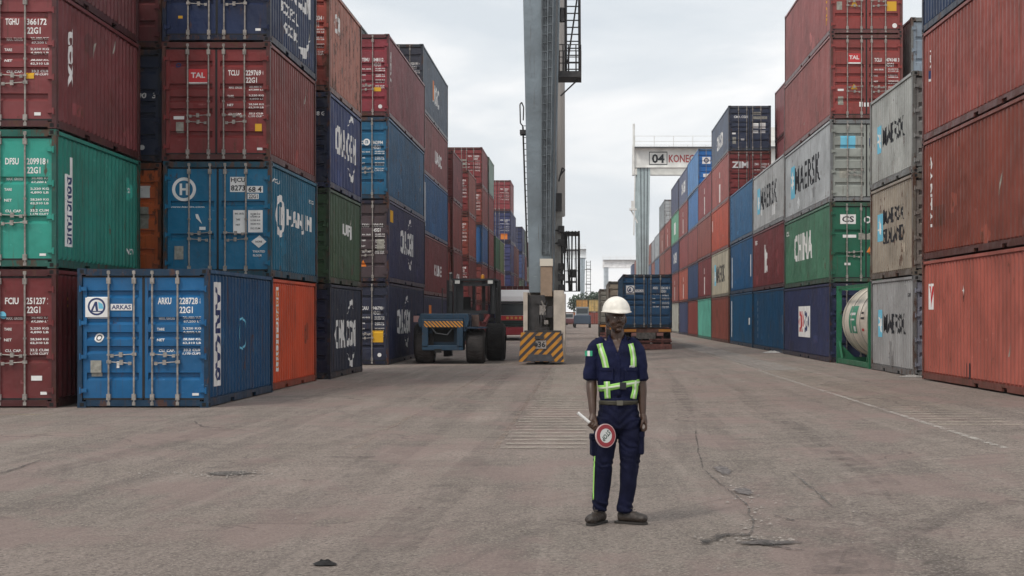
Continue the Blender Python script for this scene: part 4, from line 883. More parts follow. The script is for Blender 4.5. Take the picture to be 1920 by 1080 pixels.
# ---------------------------------------------------------------- tank container in its green frame
def PX(px, d): return (px - VX) * d / FPX
def PZ(py, d): return EYE - (py - VY) * d / FPX
TG = paint((34, 104, 74), .35, .3)
def tank_container():
    X, d, L, H = 8.36, 46.2, 6.0, 2.55
    t = thing('tank_container', 'cream cylindrical tank in a green frame on the ground beside the light grey containers', 'tank container', (X + W / 2, d, zg(X)), 0, RG)
    h = W / 2; f = MB()
    for y in (0.08, L - .08):
        for s in (-1, 1): f.box(s * h - .08, s * h + .08, y - .08, y + .08, 0, H)
        f.box(-h + .08, h - .08, y - .06, y + .06, H - .14, H - .02); f.box(-h + .08, h - .08, y - .06, y + .06, .02, .2)
        for s in (-1, 1): f.prism([(s * (h - .08), .2), (s * (h - .5), .2), (s * (h - .08), .62)], 1, y - .03, y + .03)
    for s in (-1, 1):
        f.box(s * h - .06, s * h + .06, .16, L - .16, .02, .17); f.box(s * h - .045, s * h + .045, .16, L - .16, H - .11, H - .02)
        for y, q in ((.16, 1), (L - .16, -1)): f.bar((s * h, y, .7), (s * h, y + q * .55, .16), .045, 4)
    f.build('frame', TG, t)
    r = 1.17; cz = 1.38; prof = []
    for i in range(9): a = R(90 * i / 8); prof.append((r * math.sin(a), .45 + .42 * (1 - math.cos(a))))
    prof = [(p[0], -.0 + .10 + .34 * (1 - math.cos(R(90 * i / 8)))) for i, p in enumerate(prof)]
    prof += [(r, 1.5), (r, 3.0), (r, 4.5)] + [(r * math.sin(R(90 - 90 * i / 8)), L - .42 + .34 * math.sin(R(90 * i / 8))) for i in range(9)]
    b = MB(); b.lathe(prof, (0, 0, cz), axis=1, n=48)
    tk = b.build('tank', simple('cream_tank_paint', alb((196, 186, 172), .8), .42, 0, nscale=1.6, namt=.3, bump=.3, bscale=2), t, smooth=True)
    b = MB()
    for y in (.85, 2.2, 3.8, 5.15): b.lathe([(r + .004, y - .03), (r + .02, y - .03), (r + .02, y + .03), (r + .004, y + .03)], (0, 0, cz), axis=1, n=48)
    b.build('band', simple('band_steel', (.33, .31, .28), .5), tk)
    # placards follow the drum
    def wrap(u0, u1, a0, a1, m, nm, rr):
        b = MB(); k = 10
        vs = [(-(rr) * math.cos(R(a0 + (a1 - a0) * i / k)), L - u, cz + rr * math.sin(R(a0 + (a1 - a0) * i / k))) for i in range(k + 1) for u in (u0, u1)]
        b.add(vs, [(2 * i, 2 * i + 1, 2 * i + 3, 2 * i + 2) for i in range(k)]); b.build(nm, m, tk)
    wrap(1.75, 3.1, -18, 25, simple('green_placard', (.03, .26, .15), .5), 'placard', r + .006)
    wrap(1.95, 2.9, 10, 14, WHITE, 'placard_line', r + .009); wrap(2.05, 2.8, 2, 4.5, WHITE, 'placard_line', r + .009); wrap(2.6, 2.95, -15, -7, WHITE, 'placard_line', r + .009)
    wrap(3.9, 4.5, 4, 7, BLACK, 'tank_marking', r + .006); wrap(3.9, 4.3, 12, 15, BLACK, 'tank_marking', r + .006); wrap(4.0, 4.4, -14, -10, RED, 'tank_marking', r + .006)
    b = MB(); b.box(-.35, .35, .6, L - .6, cz + r + .01, cz + r + .05)
    b.build('walkway', ROD, t)
    b = MB(); b.lathe([(0, .14), (.28, .13), (.28, 0)], (0, 2.9, cz + r - .02), n=20); b.bar((0, 4.2, cz + r - .05), (0, 4.2, cz + r + .12), .09); b.bar((-.2, 2.9, cz + r + .13), (.2, 2.9, cz + r + .13), .02)
    b.build('manhole', ROD, tk)
    b = MB(); b.path([(-.4, .1, .35), (-.4, -.0, .5), (-.4, .2, .9)], .05); b.build('drain_valve', simple('valve', (.15, .14, .13), .5), tk)
tank_container()

# ---------------------------------------------------------------- gantry cranes
def crane_paint(name, seen): 
    return simple(name, alb(seen, .72), .5, 0, nscale=1.2, namt=.14, bump=.1, bscale=3)
CG = paint((118, 129, 136), -.15, .12, .8, .5); CL = crane_paint('crane_pale_paint', (196, 196, 192)); CDK = simple('crane_dark_steel', (.045, .042, .042), .6, nscale=5, namt=.4)
CT = simple('cable_tray', (.13, .15, .165), .6, nscale=3, namt=.3)
def hazard(name='hazard_board'):
    if name in _M: return _M[name]
    m = bpy.data.materials.new(name); m.use_nodes = True; t = m.node_tree; b = t.nodes['Principled BSDF']
    tcx = N(t, 'ShaderNodeTexCoord'); sp = N(t, 'ShaderNodeSeparateXYZ'); Lk(t, tcx.outputs['Object'], sp.inputs[0])
    a = N(t, 'ShaderNodeMath', operation='SUBTRACT'); Lk(t, sp.outputs[0], a.inputs[0]); Lk(t, sp.outputs[2], a.inputs[1])
    k = .30 if name == 'hazard_board' else .13
    d_ = N(t, 'ShaderNodeMath', operation='DIVIDE'); Lk(t, a.outputs[0], d_.inputs[0]); d_.inputs[1].default_value = k
    fr = N(t, 'ShaderNodeMath', operation='FRACT'); Lk(t, d_.outputs[0], fr.inputs[0])
    gt = N(t, 'ShaderNodeMath', operation='GREATER_THAN'); Lk(t, fr.outputs[0], gt.inputs[0]); gt.inputs[1].default_value = .52
    if name != 'hazard_board':
        a.operation = 'ADD'
    g = N(t, 'ShaderNodeNewGeometry'); n = N(t, 'ShaderNodeTexNoise'); n.inputs['Scale'].default_value = 4; n.inputs['Detail'].default_value = 8; Lk(t, g.outputs['Position'], n.inputs['Vector'])
    r = N(t, 'ShaderNodeMapRange'); r.inputs[1].default_value = .5; r.inputs[2].default_value = .75; r.inputs[4].default_value = .6; Lk(t, n.outputs[0], r.inputs[0])
    m1 = N(t, 'ShaderNodeMix', data_type='RGBA'); m1.inputs[6].default_value = (.60, .26, .025, 1); m1.inputs[7].default_value = (.05, .045, .05, 1); Lk(t, gt.outputs[0], m1.inputs[0])
    m2 = N(t, 'ShaderNodeMix', data_type='RGBA'); m2.inputs[7].default_value = (.09, .08, .075, 1); Lk(t, m1.outputs[2], m2.inputs[6]); Lk(t, r.outputs[0], m2.inputs[0])
    Lk(t, m2.outputs[2], b.inputs['Base Color']); b.inputs['Roughness'].default_value = .6; _M[name] = m; return m
def wheel(parent, name, x, y, z, r, wd, rimm):
    b = MB(); b.lathe([(r * .55, -wd / 2), (r * .9, -wd / 2), (r, -wd * .38), (r, wd * .38), (r * .9, wd / 2), (r * .55, wd / 2)], (0, 0, 0), axis=0, n=28)
    for i in range(36):      # tread blocks
        a = 2 * math.pi * i / 36
        for q in (-1, 1): b.bar((q * wd * .4, math.cos(a) * r * .992, math.sin(a) * r * .992), (q * wd * .06, math.cos(a + .12) * r * .992, math.sin(a + .12) * r * .992), r * .022, 4)
    w_ = put(name, b.mesh('tyre', [RUBBER]), parent, (x, y, z))
    b = MB(); b.lathe([(0, -wd * .28), (r * .3, -wd * .28), (r * .5, -wd * .44), (r * .56, -wd * .44), (r * .56, wd * .44), (r * .5, wd * .44), (r * .3, wd * .28), (0, wd * .28)], (0, 0, 0), axis=0, n=20)
    b.build('rim', rimm, w_); return w_

def gantry(name_label, Xc, d, sd, top, wb=8.5, paint_leg=CG, paint_beam=CL, w0=.85, w1=1.35, span=23.5, sign=None, near=False):
    """rubber-tyred gantry: its lane-side legs stand at Xc, the girders cross the row on side sd (+1 right, -1 left)"""
    z0 = zg(Xc); t = thing('gantry_crane', name_label, 'crane', (Xc, d, z0)); zb = 2.55 if near else 2.2
    for side, (xx) in enumerate((0, sd * span)):
        for k, y in enumerate((0, wb)):
            b = MB(); n = 1
            # tapered box leg with proud edge flanges
            zt = top; dw = .85
            def ring(z, w_): return [(xx - w_ / 2, y, z), (xx + w_ / 2, y, z), (xx + w_ / 2, y + dw, z), (xx - w_ / 2, y + dw, z)]
            vs = ring(zb, w0) + ring(zt, w1); b.add(vs, [(0, 1, 5, 4), (1, 2, 6, 5), (2, 3, 7, 6), (3, 0, 4, 7), (0, 3, 2, 1), (4, 5, 6, 7)])
            lg = b.build('leg', paint_leg, t)
            if not near or side:      # stiffening flutes on the outer legs
                b = MB()
                for q in (-.25, .02, .28): b.add([(xx + q * w0 - .03, y - .05, zb), (xx + q * w0 + .05, y - .05, zb), (xx + q * w0 + .05, y - .003, zb), (xx + q * w0 - .03, y - .003, zb)] + [(xx + q * w1 - .03, y - .05, zt), (xx + q * w1 + .05, y - .05, zt), (xx + q * w1 + .05, y - .003, zt), (xx + q * w1 - .03, y - .003, zt)], [(0, 1, 5, 4), (1, 2, 6, 5), (2, 3, 7, 6), (3, 0, 4, 7)])
                b.build('flange', CT, lg)
            # bogie with wheels
            bg_ = MB(); bg_.box(xx - .42, xx + .42, y - .5, y + 1.4, 1.2, 1.75); bg_.box(xx - .3, xx + .3, y + .1, y + .75, 1.75, zb)
            if not (near and side == 0 and k == 0):
                bo = bg_.build('bogie', paint_leg, t)
                for yy in (y - .35, y + 1.3): wheel(bo, 'wheel', xx, yy, .78, .78, .55, paint_leg)
        b = MB(); b.box(xx - .35, xx + .35, .85, wb, zb - .5, zb + .25); b.build('sill_beam', paint_leg, t)
    for k, y in enumerate((-.1, wb - .05)):
        b = MB(); xa, xb = (-.95, span + 1.0) if sd > 0 else (-span - 1.0, .95)
        b.box(xa, xb, y, y + .95, top, top + 2.05); b.box(xa, xb, y - .12, y, top + 1.93, top + 2.05); b.box(xa, xb, y - .12, y, top, top + .1)
        gd = b.build('girder', paint_beam, t)
        if k == 0 or True:
            b = MB(); b.box(xa, xb, y - .8, y - .12, top + 2.05, top + 2.12); b.build('walkway', CT, gd)
            b = MB(); x = xa
            while x <= xb: b.bar((x, y - .8, top + 2.12), (x, y - .8, top + 3.2), .03, 4); x += 2.0
            for z in (2.65, 3.2): b.bar((xa, y - .8, top + z), (xb, y - .8, top + z), .03, 4)
            b.build('handrail', CL if not near else CDK, gd)
        if sign and k == 0:
            b = MB(); xs_ = 1.5
            v, f = fit_text('04', .95, 1.3, 0, .03, xs_, top + .95); b.add([(p[0], y - .025, p[1]) for p in v], f)
            for (a_, c_, e_, g_) in ((xs_ - .95, xs_ + .95, top + .3, top + .38), (xs_ - .95, xs_ + .95, top + 1.58, top + 1.66), (xs_ - .95, xs_ - .89, top + .38, top + 1.58), (xs_ + .89, xs_ + .95, top + .38, top + 1.58)): b.box(a_, c_, y - .022, y, e_, g_)
            b.build('lettering', BLACK, gd)
            b = MB(); v, f = fit_text('KONECRANES', .80, 5.0, 0, .02, 5.1, top + .95); b.add([(p[0], y - .025, p[1]) for p in v], f); b.build('lettering', simple('sign_red', (.42, .06, .06), .5), gd)
    for xx in (0, sd * span):
        b = MB(); b.box(xx - .4, xx + .4, .85, wb - .05, top + .3, top + 1.6); b.build('end_tie', paint_beam, t)
    # trolley
    b = MB(); xm = sd * span * .6; b.box(xm - 2.2, xm + 2.2, .3, wb + .4, top + 2.3, top + 2.9); b.box(xm - 1.5, xm + 1.5, 1.5, wb - 1.5, top + 2.9, top + 4.4)
    tr = b.build('trolley', paint_beam, t)
    return t

g4 = gantry('pale gantry crane numbered 04 spanning the right row behind the container truck', 5.95, 164, 1, 17.05, sign=True, paint_leg=crane_paint('crane_greenish_paint', (150, 164, 166)))
b = MB()   # tall mast and fittings on its lane side
b.bar((-1.05, -.3, 16.4), (-1.05, -.3, 21.6), .12, 6); b.bar((-1.05, -.3, 10), (-.9, -.1, 16.4), .07, 6); b.box(-1.5, -.75, -.3, .3, 12.6, 12.8); b.bar((-1.4, 0, 12.8), (-.65, 0, 11.3), .1, 4); b.box(-1.3, -.9, -.2, .2, 12.8, 13.6)
b.build('mast', CL, g4)
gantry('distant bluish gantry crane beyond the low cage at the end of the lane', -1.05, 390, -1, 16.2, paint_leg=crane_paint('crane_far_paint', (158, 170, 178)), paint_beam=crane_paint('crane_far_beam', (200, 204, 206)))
fc_ = bpy.data.objects['gantry_crane.001']
b = MB()
for q in (1.0, 2.0): b.bar((q, -.3, 6), (q, -.3, 15.5), .07, 4)
for i in range(12): b.bar((1.0, -.3, 6.3 + i * .8), (2.0, -.3, 6.3 + i * .8), .06, 4)
b.box(.6, 2.2, -.6, .3, 9.6, 9.75); b.box(.6, 2.2, -.6, .3, 13.2, 13.35)
b.build('stair_tower', CDK, fc_)
b = MB(); b.box(-4.2, -1.6, 1, 3.4, 10.0, 10.5); b.bar((-3.9, 2, 10.5), (-3.9, 2, 16.3), .05, 4); b.bar((-1.9, 2, 10.5), (-1.9, 2, 16.3), .05, 4); b.build('spreader', CDK, fc_)
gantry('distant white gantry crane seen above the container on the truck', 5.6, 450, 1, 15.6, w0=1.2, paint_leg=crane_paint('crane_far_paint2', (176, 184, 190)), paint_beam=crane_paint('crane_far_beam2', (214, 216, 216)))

mc_d = 56.2; mc_X = PX(1015, mc_d)
mc = gantry('tall grey gantry crane leg standing in the lane on a striped wheel base', mc_X, mc_d, -1, 18.2, wb=8.6, near=True, w0=.87, w1=1.52)
def M_(px, py, d): return (PX(px, d) - mc_X, d - mc_d, PZ(py, d) - zg(mc_X))
dn = mc_d
# cable ladder tray up the front of the leg
b = MB()
def lx(z, f): w_ = .87 + (1.52 - .87) * (z - 2.55) / (18.2 - 2.55); return f * w_
for fa, fb in ((.0, .035), (.16, .20), (.30, .34)):
    b.add([(lx(z, f), y, z) for z in (3.9, 18.0) for f, y in ((fa, -.09), (fb, -.09), (fb, -.003), (fa, -.003))], [(0, 1, 5, 4), (1, 2, 6, 5), (2, 3, 7, 6), (3, 0, 4, 7)])
b.add([(lx(z, f), -.02, z) for z in (3.9, 18.0) for f in (.03, .31)], [(0, 1, 3, 2)])
z = 4.0
while z < 18:
    b.box(lx(z, .035), lx(z, .16), -.075, -.02, z, z + .03); b.box(lx(z, .2), lx(z, .30), -.075, -.02, z + .04, z + .07); z += .31
for f in (.07, .12, .235, .27): b.bar((lx(3.9, f), -.045, 3.9), (lx(18, f), -.045, 18), .018, 5)
b.build('cable_tray', CT, mc)
b = MB()   # right-hand corner channel, darker
b.add([(lx(z, f), y, z) for z in (2.8, 18.0) for f, y in ((.40, -.06), (.46, -.06), (.46, -.003), (.40, -.003))], [(0, 1, 5, 4), (1, 2, 6, 5), (2, 3, 7, 6), (3, 0, 4, 7)]); b.build('conduit', simple('conduit_steel', (.08, .085, .09), .5), mc)
# striped base
b = MB(); b.prism([(PX(975, dn) - mc_X, .10), (PX(979, dn) - mc_X, 1.13), (PX(1053, dn) - mc_X, 1.13), (PX(1058, dn) - mc_X, .10)], 1, -1.0, -.9)
hb = b.build('hazard_board', hazard(), mc)
b = MB(); b.box(-.17, .2, -1.03, -1.003, .56, .86); b.build('number_plate', simple('plate_white', (.34, .31, .29), .6, nscale=20, namt=.35), hb)
b = MB(); v, f = fit_text('36', .2, .26, 0, .02, .04, .71); b.add([(p[0], -1.036, p[1]) for p in v], f); b.build('lettering', BLACK, hb)
b = MB(); b.box(-.2, .12, -1.08, -1.002, .9, 1.02); b.lathe([(0, -.07), (.07, -.06), (.075, 0)], (-.16, -1.0, .71), axis=1, n=12); b.build('lamp_housing', CDK, hb)
b = MB(); b.prism([(-.48, .12), (-.42, .36), (.38, .36), (.5, .12)], 1, -1.06, -1.004); b.build('skirt_plate', simple('skirt_grey', (.07, .07, .08), .6, nscale=6, namt=.3), hb)
b = MB(); b.box(-.68, .74, -.9, 1.5, .25, 1.05); b.build('bogie', CDK, mc)
for yy in (-.15, 1.3): wheel(mc, 'wheel', .02, yy, .72, .72, .55, CG)
# machinery housing over the base
Hs = simple('housing_beige', alb((168, 158, 146), .75), .55, nscale=3, namt=.2)
b = MB(); b.box(-.62, -.47, -.6, 1.2, 1.13, 2.55); b.box(.45, .80, -.6, 1.2, 1.13, 2.62); b.box(-.47, .45, .6, 1.2, 1.13, 2.55); b.box(.80, .86, -.62, 1.2, .12, 2.5)
b.build('housing', Hs, mc)
b = MB(); b.box(-.44, -.06, -.45, .5, 1.15, 2.45); b.box(.1, .42, -.5, .4, 1.65, 2.05); b.box(-.3, .3, -.55, .3, 1.14, 1.32); b.path([(-.02, -.5, 1.2), (.03, -.55, 1.6), (-.02, -.5, 2.0), (.1, -.5, 2.45)], .05); b.path([(.2, -.52, 1.3), (.1, -.56, 1.7), (.22, -.5, 2.2)], .035)
b.lathe([(0, -.1), (.17, -.1), (.17, 0)], (.0, -.5, 2.28), axis=1, n=14); b.box(-.58, .72, -.72, -.55, 1.09, 1.2)
b.build('drive_unit', CDK, mc)
b = MB(); b.box(-.05, .16, -.57, -.51, 1.75, 2.1); b.box(.12, .26, -.6, -.52, 1.42, 1.56); b.bar((.02, -.6, 2.25), (.16, -.58, 1.9), .03); b.build('drive_fitting', ROD, mc)
b = MB(); b.lathe([(0, .14), (.06, .12), (.07, 0)], (.2, -.35, 2.62), n=12); b.build('warning_lamp', simple('red_lamp_glass', (.25, .015, .02), .3), mc)
# control cabinet strapped to the leg
cb = MB(); x0, _, zt_ = M_(1014, 486, dn); x1 = M_(1036, 486, dn)[0]; cb.box(x0, x1, -.42, -.1, M_(0, 556, dn)[2], M_(0, 500, dn)[2]); 
cab = cb.build('cabinet', simple('cabinet_brown', alb((134, 114, 96), .75), .6, nscale=5, namt=.15), mc, bevel=.01)
cb = MB(); cb.box(x0 - .02, x1 + .02, -.45, -.1, M_(0, 499.5, dn)[2], M_(0, 486, dn)[2]); cb.build('cabinet_hood', simple('hood_white', (.72, .66, .56), .5), cab)
# long ladder on the left flank
b = MB(); A0, A1 = M_(980, 236, dn + .6), M_(989, 500, dn + .6)
for q in (0, .32): b.bar((A0[0], A0[1] + q, A0[2]), (A1[0], A1[1] + q, A1[2]), .028, 5)
b.bar((A0[0] + .13, A0[1], A0[2]), (A1[0] + .13, A1[1], A1[2]), .02, 5)
n = 24
for i in range(n): 
    a = Vector(A0).lerp(Vector(A1), i / n); b.bar(a, a + Vector((.13, 0, 0)), .016, 4)
T0 = M_(975, 196, dn + .6)
b.path([A0, (A0[0] - .08, A0[1], A0[2] + .1), T0, (T0[0] + .06, T0[1], T0[2] + .08), (T0[0] + .13, T0[1], T0[2] - .1), (A0[0] + .02, A0[1], A0[2] + .2)], .025, 5)
b.box(A0[0] - .1, A0[0] + .12, A0[1] - .1, A0[1] + .5, A0[2] - .3, A0[2] - .15); b.build('ladder', CDK, mc)
# stair flight and landing on the right
b = MB(); d2 = dn + 1.0
s0, s1 = M_(1061, 143, d2), M_(1060, -250, d2); r0, r1 = M_(1087, 143, d2), M_(1085, -250, d2)
for p, q in ((s0, s1), (r0, r1)): b.bar(p, q, .05, 4)
n = 30
for i in range(n): b.bar(Vector(s0).lerp(Vector(s1), i / n), Vector(r0).lerp(Vector(r1), i / n), .028, 4)
b.bar(M_(1064, 120, d2), M_(1086, -30, d2), .03, 4)
b.build('stair', CDK, mc)
b = MB(); p0 = M_(1046, 137, d2); p1 = M_(1090, 148, d2); b.box(p0[0], p1[0], p0[1] - .5, p0[1] + .9, p1[2], p0[2]); b.bar(M_(1083, 150, d2), M_(1051, 180, d2), .035, 4)
b.build('landing', CDK, mc)
b = MB()
for px in (1048, 1056, 1066, 1080, 1089):
    for yo in (-.5, .85):
        q = M_(px, 137, d2); b.bar((q[0], q[1] + yo, q[2]), (q[0], q[1] + yo, q[2] + .95), .022, 4)
for z in (.5, .95):
    for yo in (-.5, .85): a = M_(1048, 137, d2); c = M_(1089, 137, d2); b.bar((a[0], a[1] + yo, a[2] + z), (c[0], c[1] + yo, c[2] + z), .022, 4)
b.build('handrail', CDK, mc)
# pipes, lamps and brackets down the right flank of the rear leg
dr = mc_d + 8.6
b = MB(); a, c = M_(1050, -300, dr - .2), M_(1052, 405, dr - .2); b.bar(a, c, .17, 8); b.build('exhaust_pipe', simple('warm_grey_steel', alb((140, 136, 132), .75), .6), mc)
b = MB(); q = M_(1050, 330, dn + 1); b.path([q, (q[0] + .1, q[1], q[2] + .15), (q[0] + .18, q[1], q[2] + .22), (q[0] + .08, q[1], q[2] + .3), (q[0] - .05, q[1], q[2] - .2)], .03, 5); b.build('bracket', CDK, mc); b = MB(); q = M_(1045, 380, dn + 1); b.box(q[0] - .06, q[0] + .16, q[1], q[1] + .3, q[2] - .3, q[2] + .35); b.build('junction_box', CDK, mc); b = MB()
q = M_(1052, 15, dn + 1); b.bar(q, (q[0], q[1], q[2] - .5), .12, 8, .16); b.build('bracket', CDK, mc)
b = MB(); q = M_(1049, 395, dn + 1.5); b.box(q[0] - .3, q[0] + .1, q[1], q[1] + .5, M_(0, 560, dn + 1.5)[2], M_(0, 405, dn + 1.5)[2]); b.box(q[0] - .3, q[0] + .18, q[1] - .05, q[1] + .5, M_(0, 405, dn + 1.5)[2], M_(0, 394, dn + 1.5)[2])
b.build('generator_column', simple('column_grey', alb((150, 148, 144), .75), .6, nscale=4, namt=.2), mc)
b = MB()
for py in (430, 455, 500, 520, 540): q = M_(1052, py, dn + 1.4); b.box(q[0] - .1, q[0] + .12, q[1] - .2, q[1] + .1, q[2] - .12, q[2] + .12)
for py in (432, 456): b.bar(M_(1040, py, dn + 1.3), M_(1056, py, dn + 1.3), .025, 5)
b.bar(M_(1054, 430, dn + 1.3), M_(1054, 560, dn + 1.3), .04, 6); b.build('junction_box', CDK, mc)
# access cage at the far end of the sill
d3 = dr + 1.2; b = MB()
tA, tB = M_(1056, 438, d3), M_(1086, 438, d3)
b.box(tA[0], tB[0], tA[1], tA[1] + 1.2, tA[2] - .05, tA[2] + .09)
for px, pz in ((1062, 1067), (1066, 1069), (1073, 1071), (1079, 1081), (1085, 1084), (1086, 1087)): b.bar(M_(px, 433, d3), M_(pz, 546, d3), .028, 4); 
for yo in (.6, 1.2):
    for px in (1058, 1072, 1086): q = M_(px, 436, d3); b.bar((q[0], q[1] + yo, q[2]), (q[0], q[1] + yo, M_(0, 546, d3)[2]), .028, 4)
for py in (470, 508, 546): b.bar(M_(1055, py, d3), M_(1087, py, d3), .026, 4)
b.path([M_(1056, 438, d3), M_(1055, 468, d3), M_(1058, 474, d3), M_(1062, 440, d3)], .07, 6)
b.box(*[v for p in ((M_(1068, 0, d3)[0], M_(1080, 0, d3)[0]), (d3 - mc_d, d3 - mc_d + .5), (PZ(520, d3), PZ(505, d3))) for v in p])
b.build('access_cage', CDK, mc)

# ---------------------------------------------------------------- lift truck seen from behind
def lift_truck():
    d = 55.9; X = PX(841, d); BLU = paint((34, 60, 80), .5, .4); BD = paint((30, 48, 66), .5, .4)
    t = thing('lift_truck', 'heavy blue lift truck seen from behind with a striped counterweight beside the left row', 'lift truck', (X, d, 0))
    def m(px, py, dd=d): return PX(px, dd) - X, PZ(py, dd)
    x0, z0 = m(791, 657); x1, z1 = m(868, 590)
    b = MB(); b.box(x0, x1, .02, 1.0, m(0, 612)[1], m(0, 598)[1]); b.box(x0, x0 + .22, .0, 1.0, z0 + .1, m(0, 612)[1]); b.box(x1 - .22, x1, .0, 1.0, z0 + .1, m(0, 612)[1]); b.box(x0, x1, 0, 1.0, z0, z0 + .18); b.box(x0 + .22, x1 - .22, .35, 1.0, z0 + .18, m(0, 612)[1])
    b.prism([(x0 - .15, m(0, 600)[1]), (x0 - .05, m(0, 588)[1]), (x1 + .18, m(0, 588)[1]), (x1 + .22, m(0, 600)[1]), (x1 + .1, m(0, 622)[1]), (x1 + .002, m(0, 622)[1]), (x1 + .002, m(0, 598)[1]), (x0 - .002, m(0, 598)[1]), (x0 - .002, m(0, 615)[1]), (x0 - .12, m(0, 612)[1])], 1, .1, 1.1)
    cw = b.build('counterweight', BLU, t, bevel=.02)
    b = MB(); hx0, hz0 = m(795, 613.5); hx1, hz1 = m(868, 602); b.box(hx0, hx1, -.012, .018, hz0, hz1); b.build('hazard_strip', hazard('hazard_strip'), cw)
    b = MB(); b.box(x0 + .35, x1 - .35, .30, .348, z0 + .3, z0 + .75); b.box(-.5, -.25, -.05, 0, z0 - .08, z0 + .05); b.build('grille', DARK, cw)
    b = MB(); b.box(m(784, 0)[0], x1 + .25, .6, 4.2, m(0, 640)[1], m(0, 590)[1] - .02); b.box(x0 - .3, x1 + .45, 1.2, 4.4, m(0, 600)[1], m(0, 588)[1]); b.build('chassis', BD, t)
    for px in (794, 890): wheel(t, 'wheel', m(px, 0)[0], .75, .62, .62, .66, BD)
    for px in (-1.32, 1.42): wheel(t, 'wheel', px, 4.6, .72, .72, .72, BD)
    # cab frame
    fz = m(0, 524)[1]; bz = m(0, 588)[1]; cx0, cx1 = m(846, 0)[0], m(920, 0)[0]
    FR = simple('cab_frame', (.02, .022, .025), .5, nscale=5, namt=.3)
    b = MB()
    for x in (cx0, cx1):
        for y in (1.6, 3.3): b.box(x - .05, x + .05, y - .05, y + .05, bz, fz)
    b.box(cx0 - .02, cx0 + .3, 1.66, 1.72, bz, fz - .02); b.box(cx1 - .22, cx1 + .04, 3.2, 3.26, bz, fz); b.box(cx0 + .3, cx1 - .2, 1.6, 1.7, bz, bz + .12)
    b.box(cx0 - .1, cx1 + .1, 1.5, 3.4, fz, fz + .07); b.box(cx0, cx1, 1.56, 1.62, fz - .2, fz - .13); b.box(cx0 - .22, cx0 - .1, 1.6, 2.0, bz, m(0, 545)[1]); b.bar((cx0 - .1, 1.5, fz + .03), (cx0 - .1, 1.5, fz + .25), .03)
    b.box((cx0 + cx1) / 2 + .18, (cx0 + cx1) / 2 + .3, 3.28, 3.36, bz, fz)
    cf = b.build('cab', FR, t)
    b = MB(); b.box(cx0 + .06, cx1 - .06, 1.585, 1.595, bz + .1, fz - .22); gl = bpy.data.materials.new('cab_glass'); gl.use_nodes = True; q = gl.node_tree.nodes['Principled BSDF']; q.inputs['Base Color'].default_value = (.25, .28, .28, 1); q.inputs['Alpha'].default_value = .15; q.inputs['Roughness'].default_value = .08
    pass
    b = MB(); b.box(.15, .65, 2.3, 2.8, bz + .05, bz + .25); b.box(.18, .62, 2.25, 2.36, bz + .25, bz + .62); b.path([(.2, 3.0, bz + .1), (.2, 3.1, bz + .7)], .04); b.build('seat', simple('seat_black', (.02, .02, .02), .7), cf)
    b = MB(); b.bar((cx0 - .25, 2.8, bz - .1), (cx0 - .25, 2.8, fz + .1), .07, 8); b.bar((cx0 - .25, 2.8, fz + .1), (cx0 - .25, 2.65, fz + .3), .06, 8); b.build('exhaust_pipe', ROD, t)
    for x in (cx0 + .1, cx1 - .1): b = MB(); b.box(x - .09, x + .09, 1.42, 1.5, fz - .12, fz + .0); b.build('work_lamp', simple('lamp_glass', (.55, .55, .52), .2), cf)
    b = MB(); b.lathe([(0, .16), (.06, .14), (.07, 0)], (cx1 - .4, 1.8, fz + .07), n=10); b.build('beacon', simple('amber_beacon', (.6, .25, .02), .3), cf)
    b = MB(); b.path([(x1 + .15, .5, m(0, 612)[1]), (x1 + .3, .35, m(0, 630)[1]), (x1 + .55, .8, m(0, 620)[1])], .04); b.path([(x0 + .3, .05, m(0, 612)[1]), (x0 + .5, -.02, m(0, 625)[1]), (x0 + .9, -.02, m(0, 628)[1]), (x0 + 1.1, .1, m(0, 614)[1])], .025); b.build('hose', FR, cw)
    b = MB(); b.box(x1 + .1, x1 + .5, .95, 1.25, m(0, 612)[1], m(0, 590)[1]); b.build('battery_box', simple('box_brown', (.09, .055, .045), .7, nscale=6, namt=.4), t)
    # mast, carriage, forks
    b = MB()
    for x in (-.45, 1.45): b.box(x - .1, x + .1, 5.4, 5.8, .15, fz + .1)
    for z in (.8, 1.5, fz - .1): b.box(-.35, 1.35, 5.5, 5.65, z, z + .14)
    b.bar((.5, 5.6, .3), (.5, 5.6, fz - .1), .06)
    b.build('mast', CDK, t)
    for x in (-.6, .7): b = MB(); b.prism([(5.85, .12), (5.85, 1.2), (5.97, 1.2), (5.97, .22), (7.6, .18), (7.6, .12)], 0, x - .11, x + .11); b.build('fork', CDK, t)
    # fenders, lamps, hand rails, red cylinder
    b = MB(); b.box(m(874, 0)[0] - .05, m(908, 0)[0] + .05, .1, 1.3, m(0, 616)[1], m(0, 613)[1]); b.build('mudguard', BD, t)
    b = MB(); b.bar((m(905, 0)[0], .9, m(0, 606)[1]), (m(912, 0)[0], 1.3, m(0, 592)[1]), .07); b.build('extinguisher', simple('dull_red', (.12, .02, .02), .5), t)
    b = MB(); b.box(x0 - .32, x0 - .12, .2, .3, m(0, 604)[1], m(0, 592)[1]); b.build('tail_lamp', simple('tail_lamp_pink', (.35, .2, .19), .4), t)
    b = MB(); b.path([(cx1 + .12, 1.2, bz - .3), (cx1 + .12, 1.2, fz - .3), (cx1 + .12, 1.7, fz - .3)], .02); b.build('grab_rail', FR, t); b = MB(); b.path([(cx0 - .4, .9, bz), (cx0 - .4, .9, bz + .9), (cx0 - .4, 1.6, bz + .9)], .02); b.build('grab_rail', FR, t)
lift_truck()

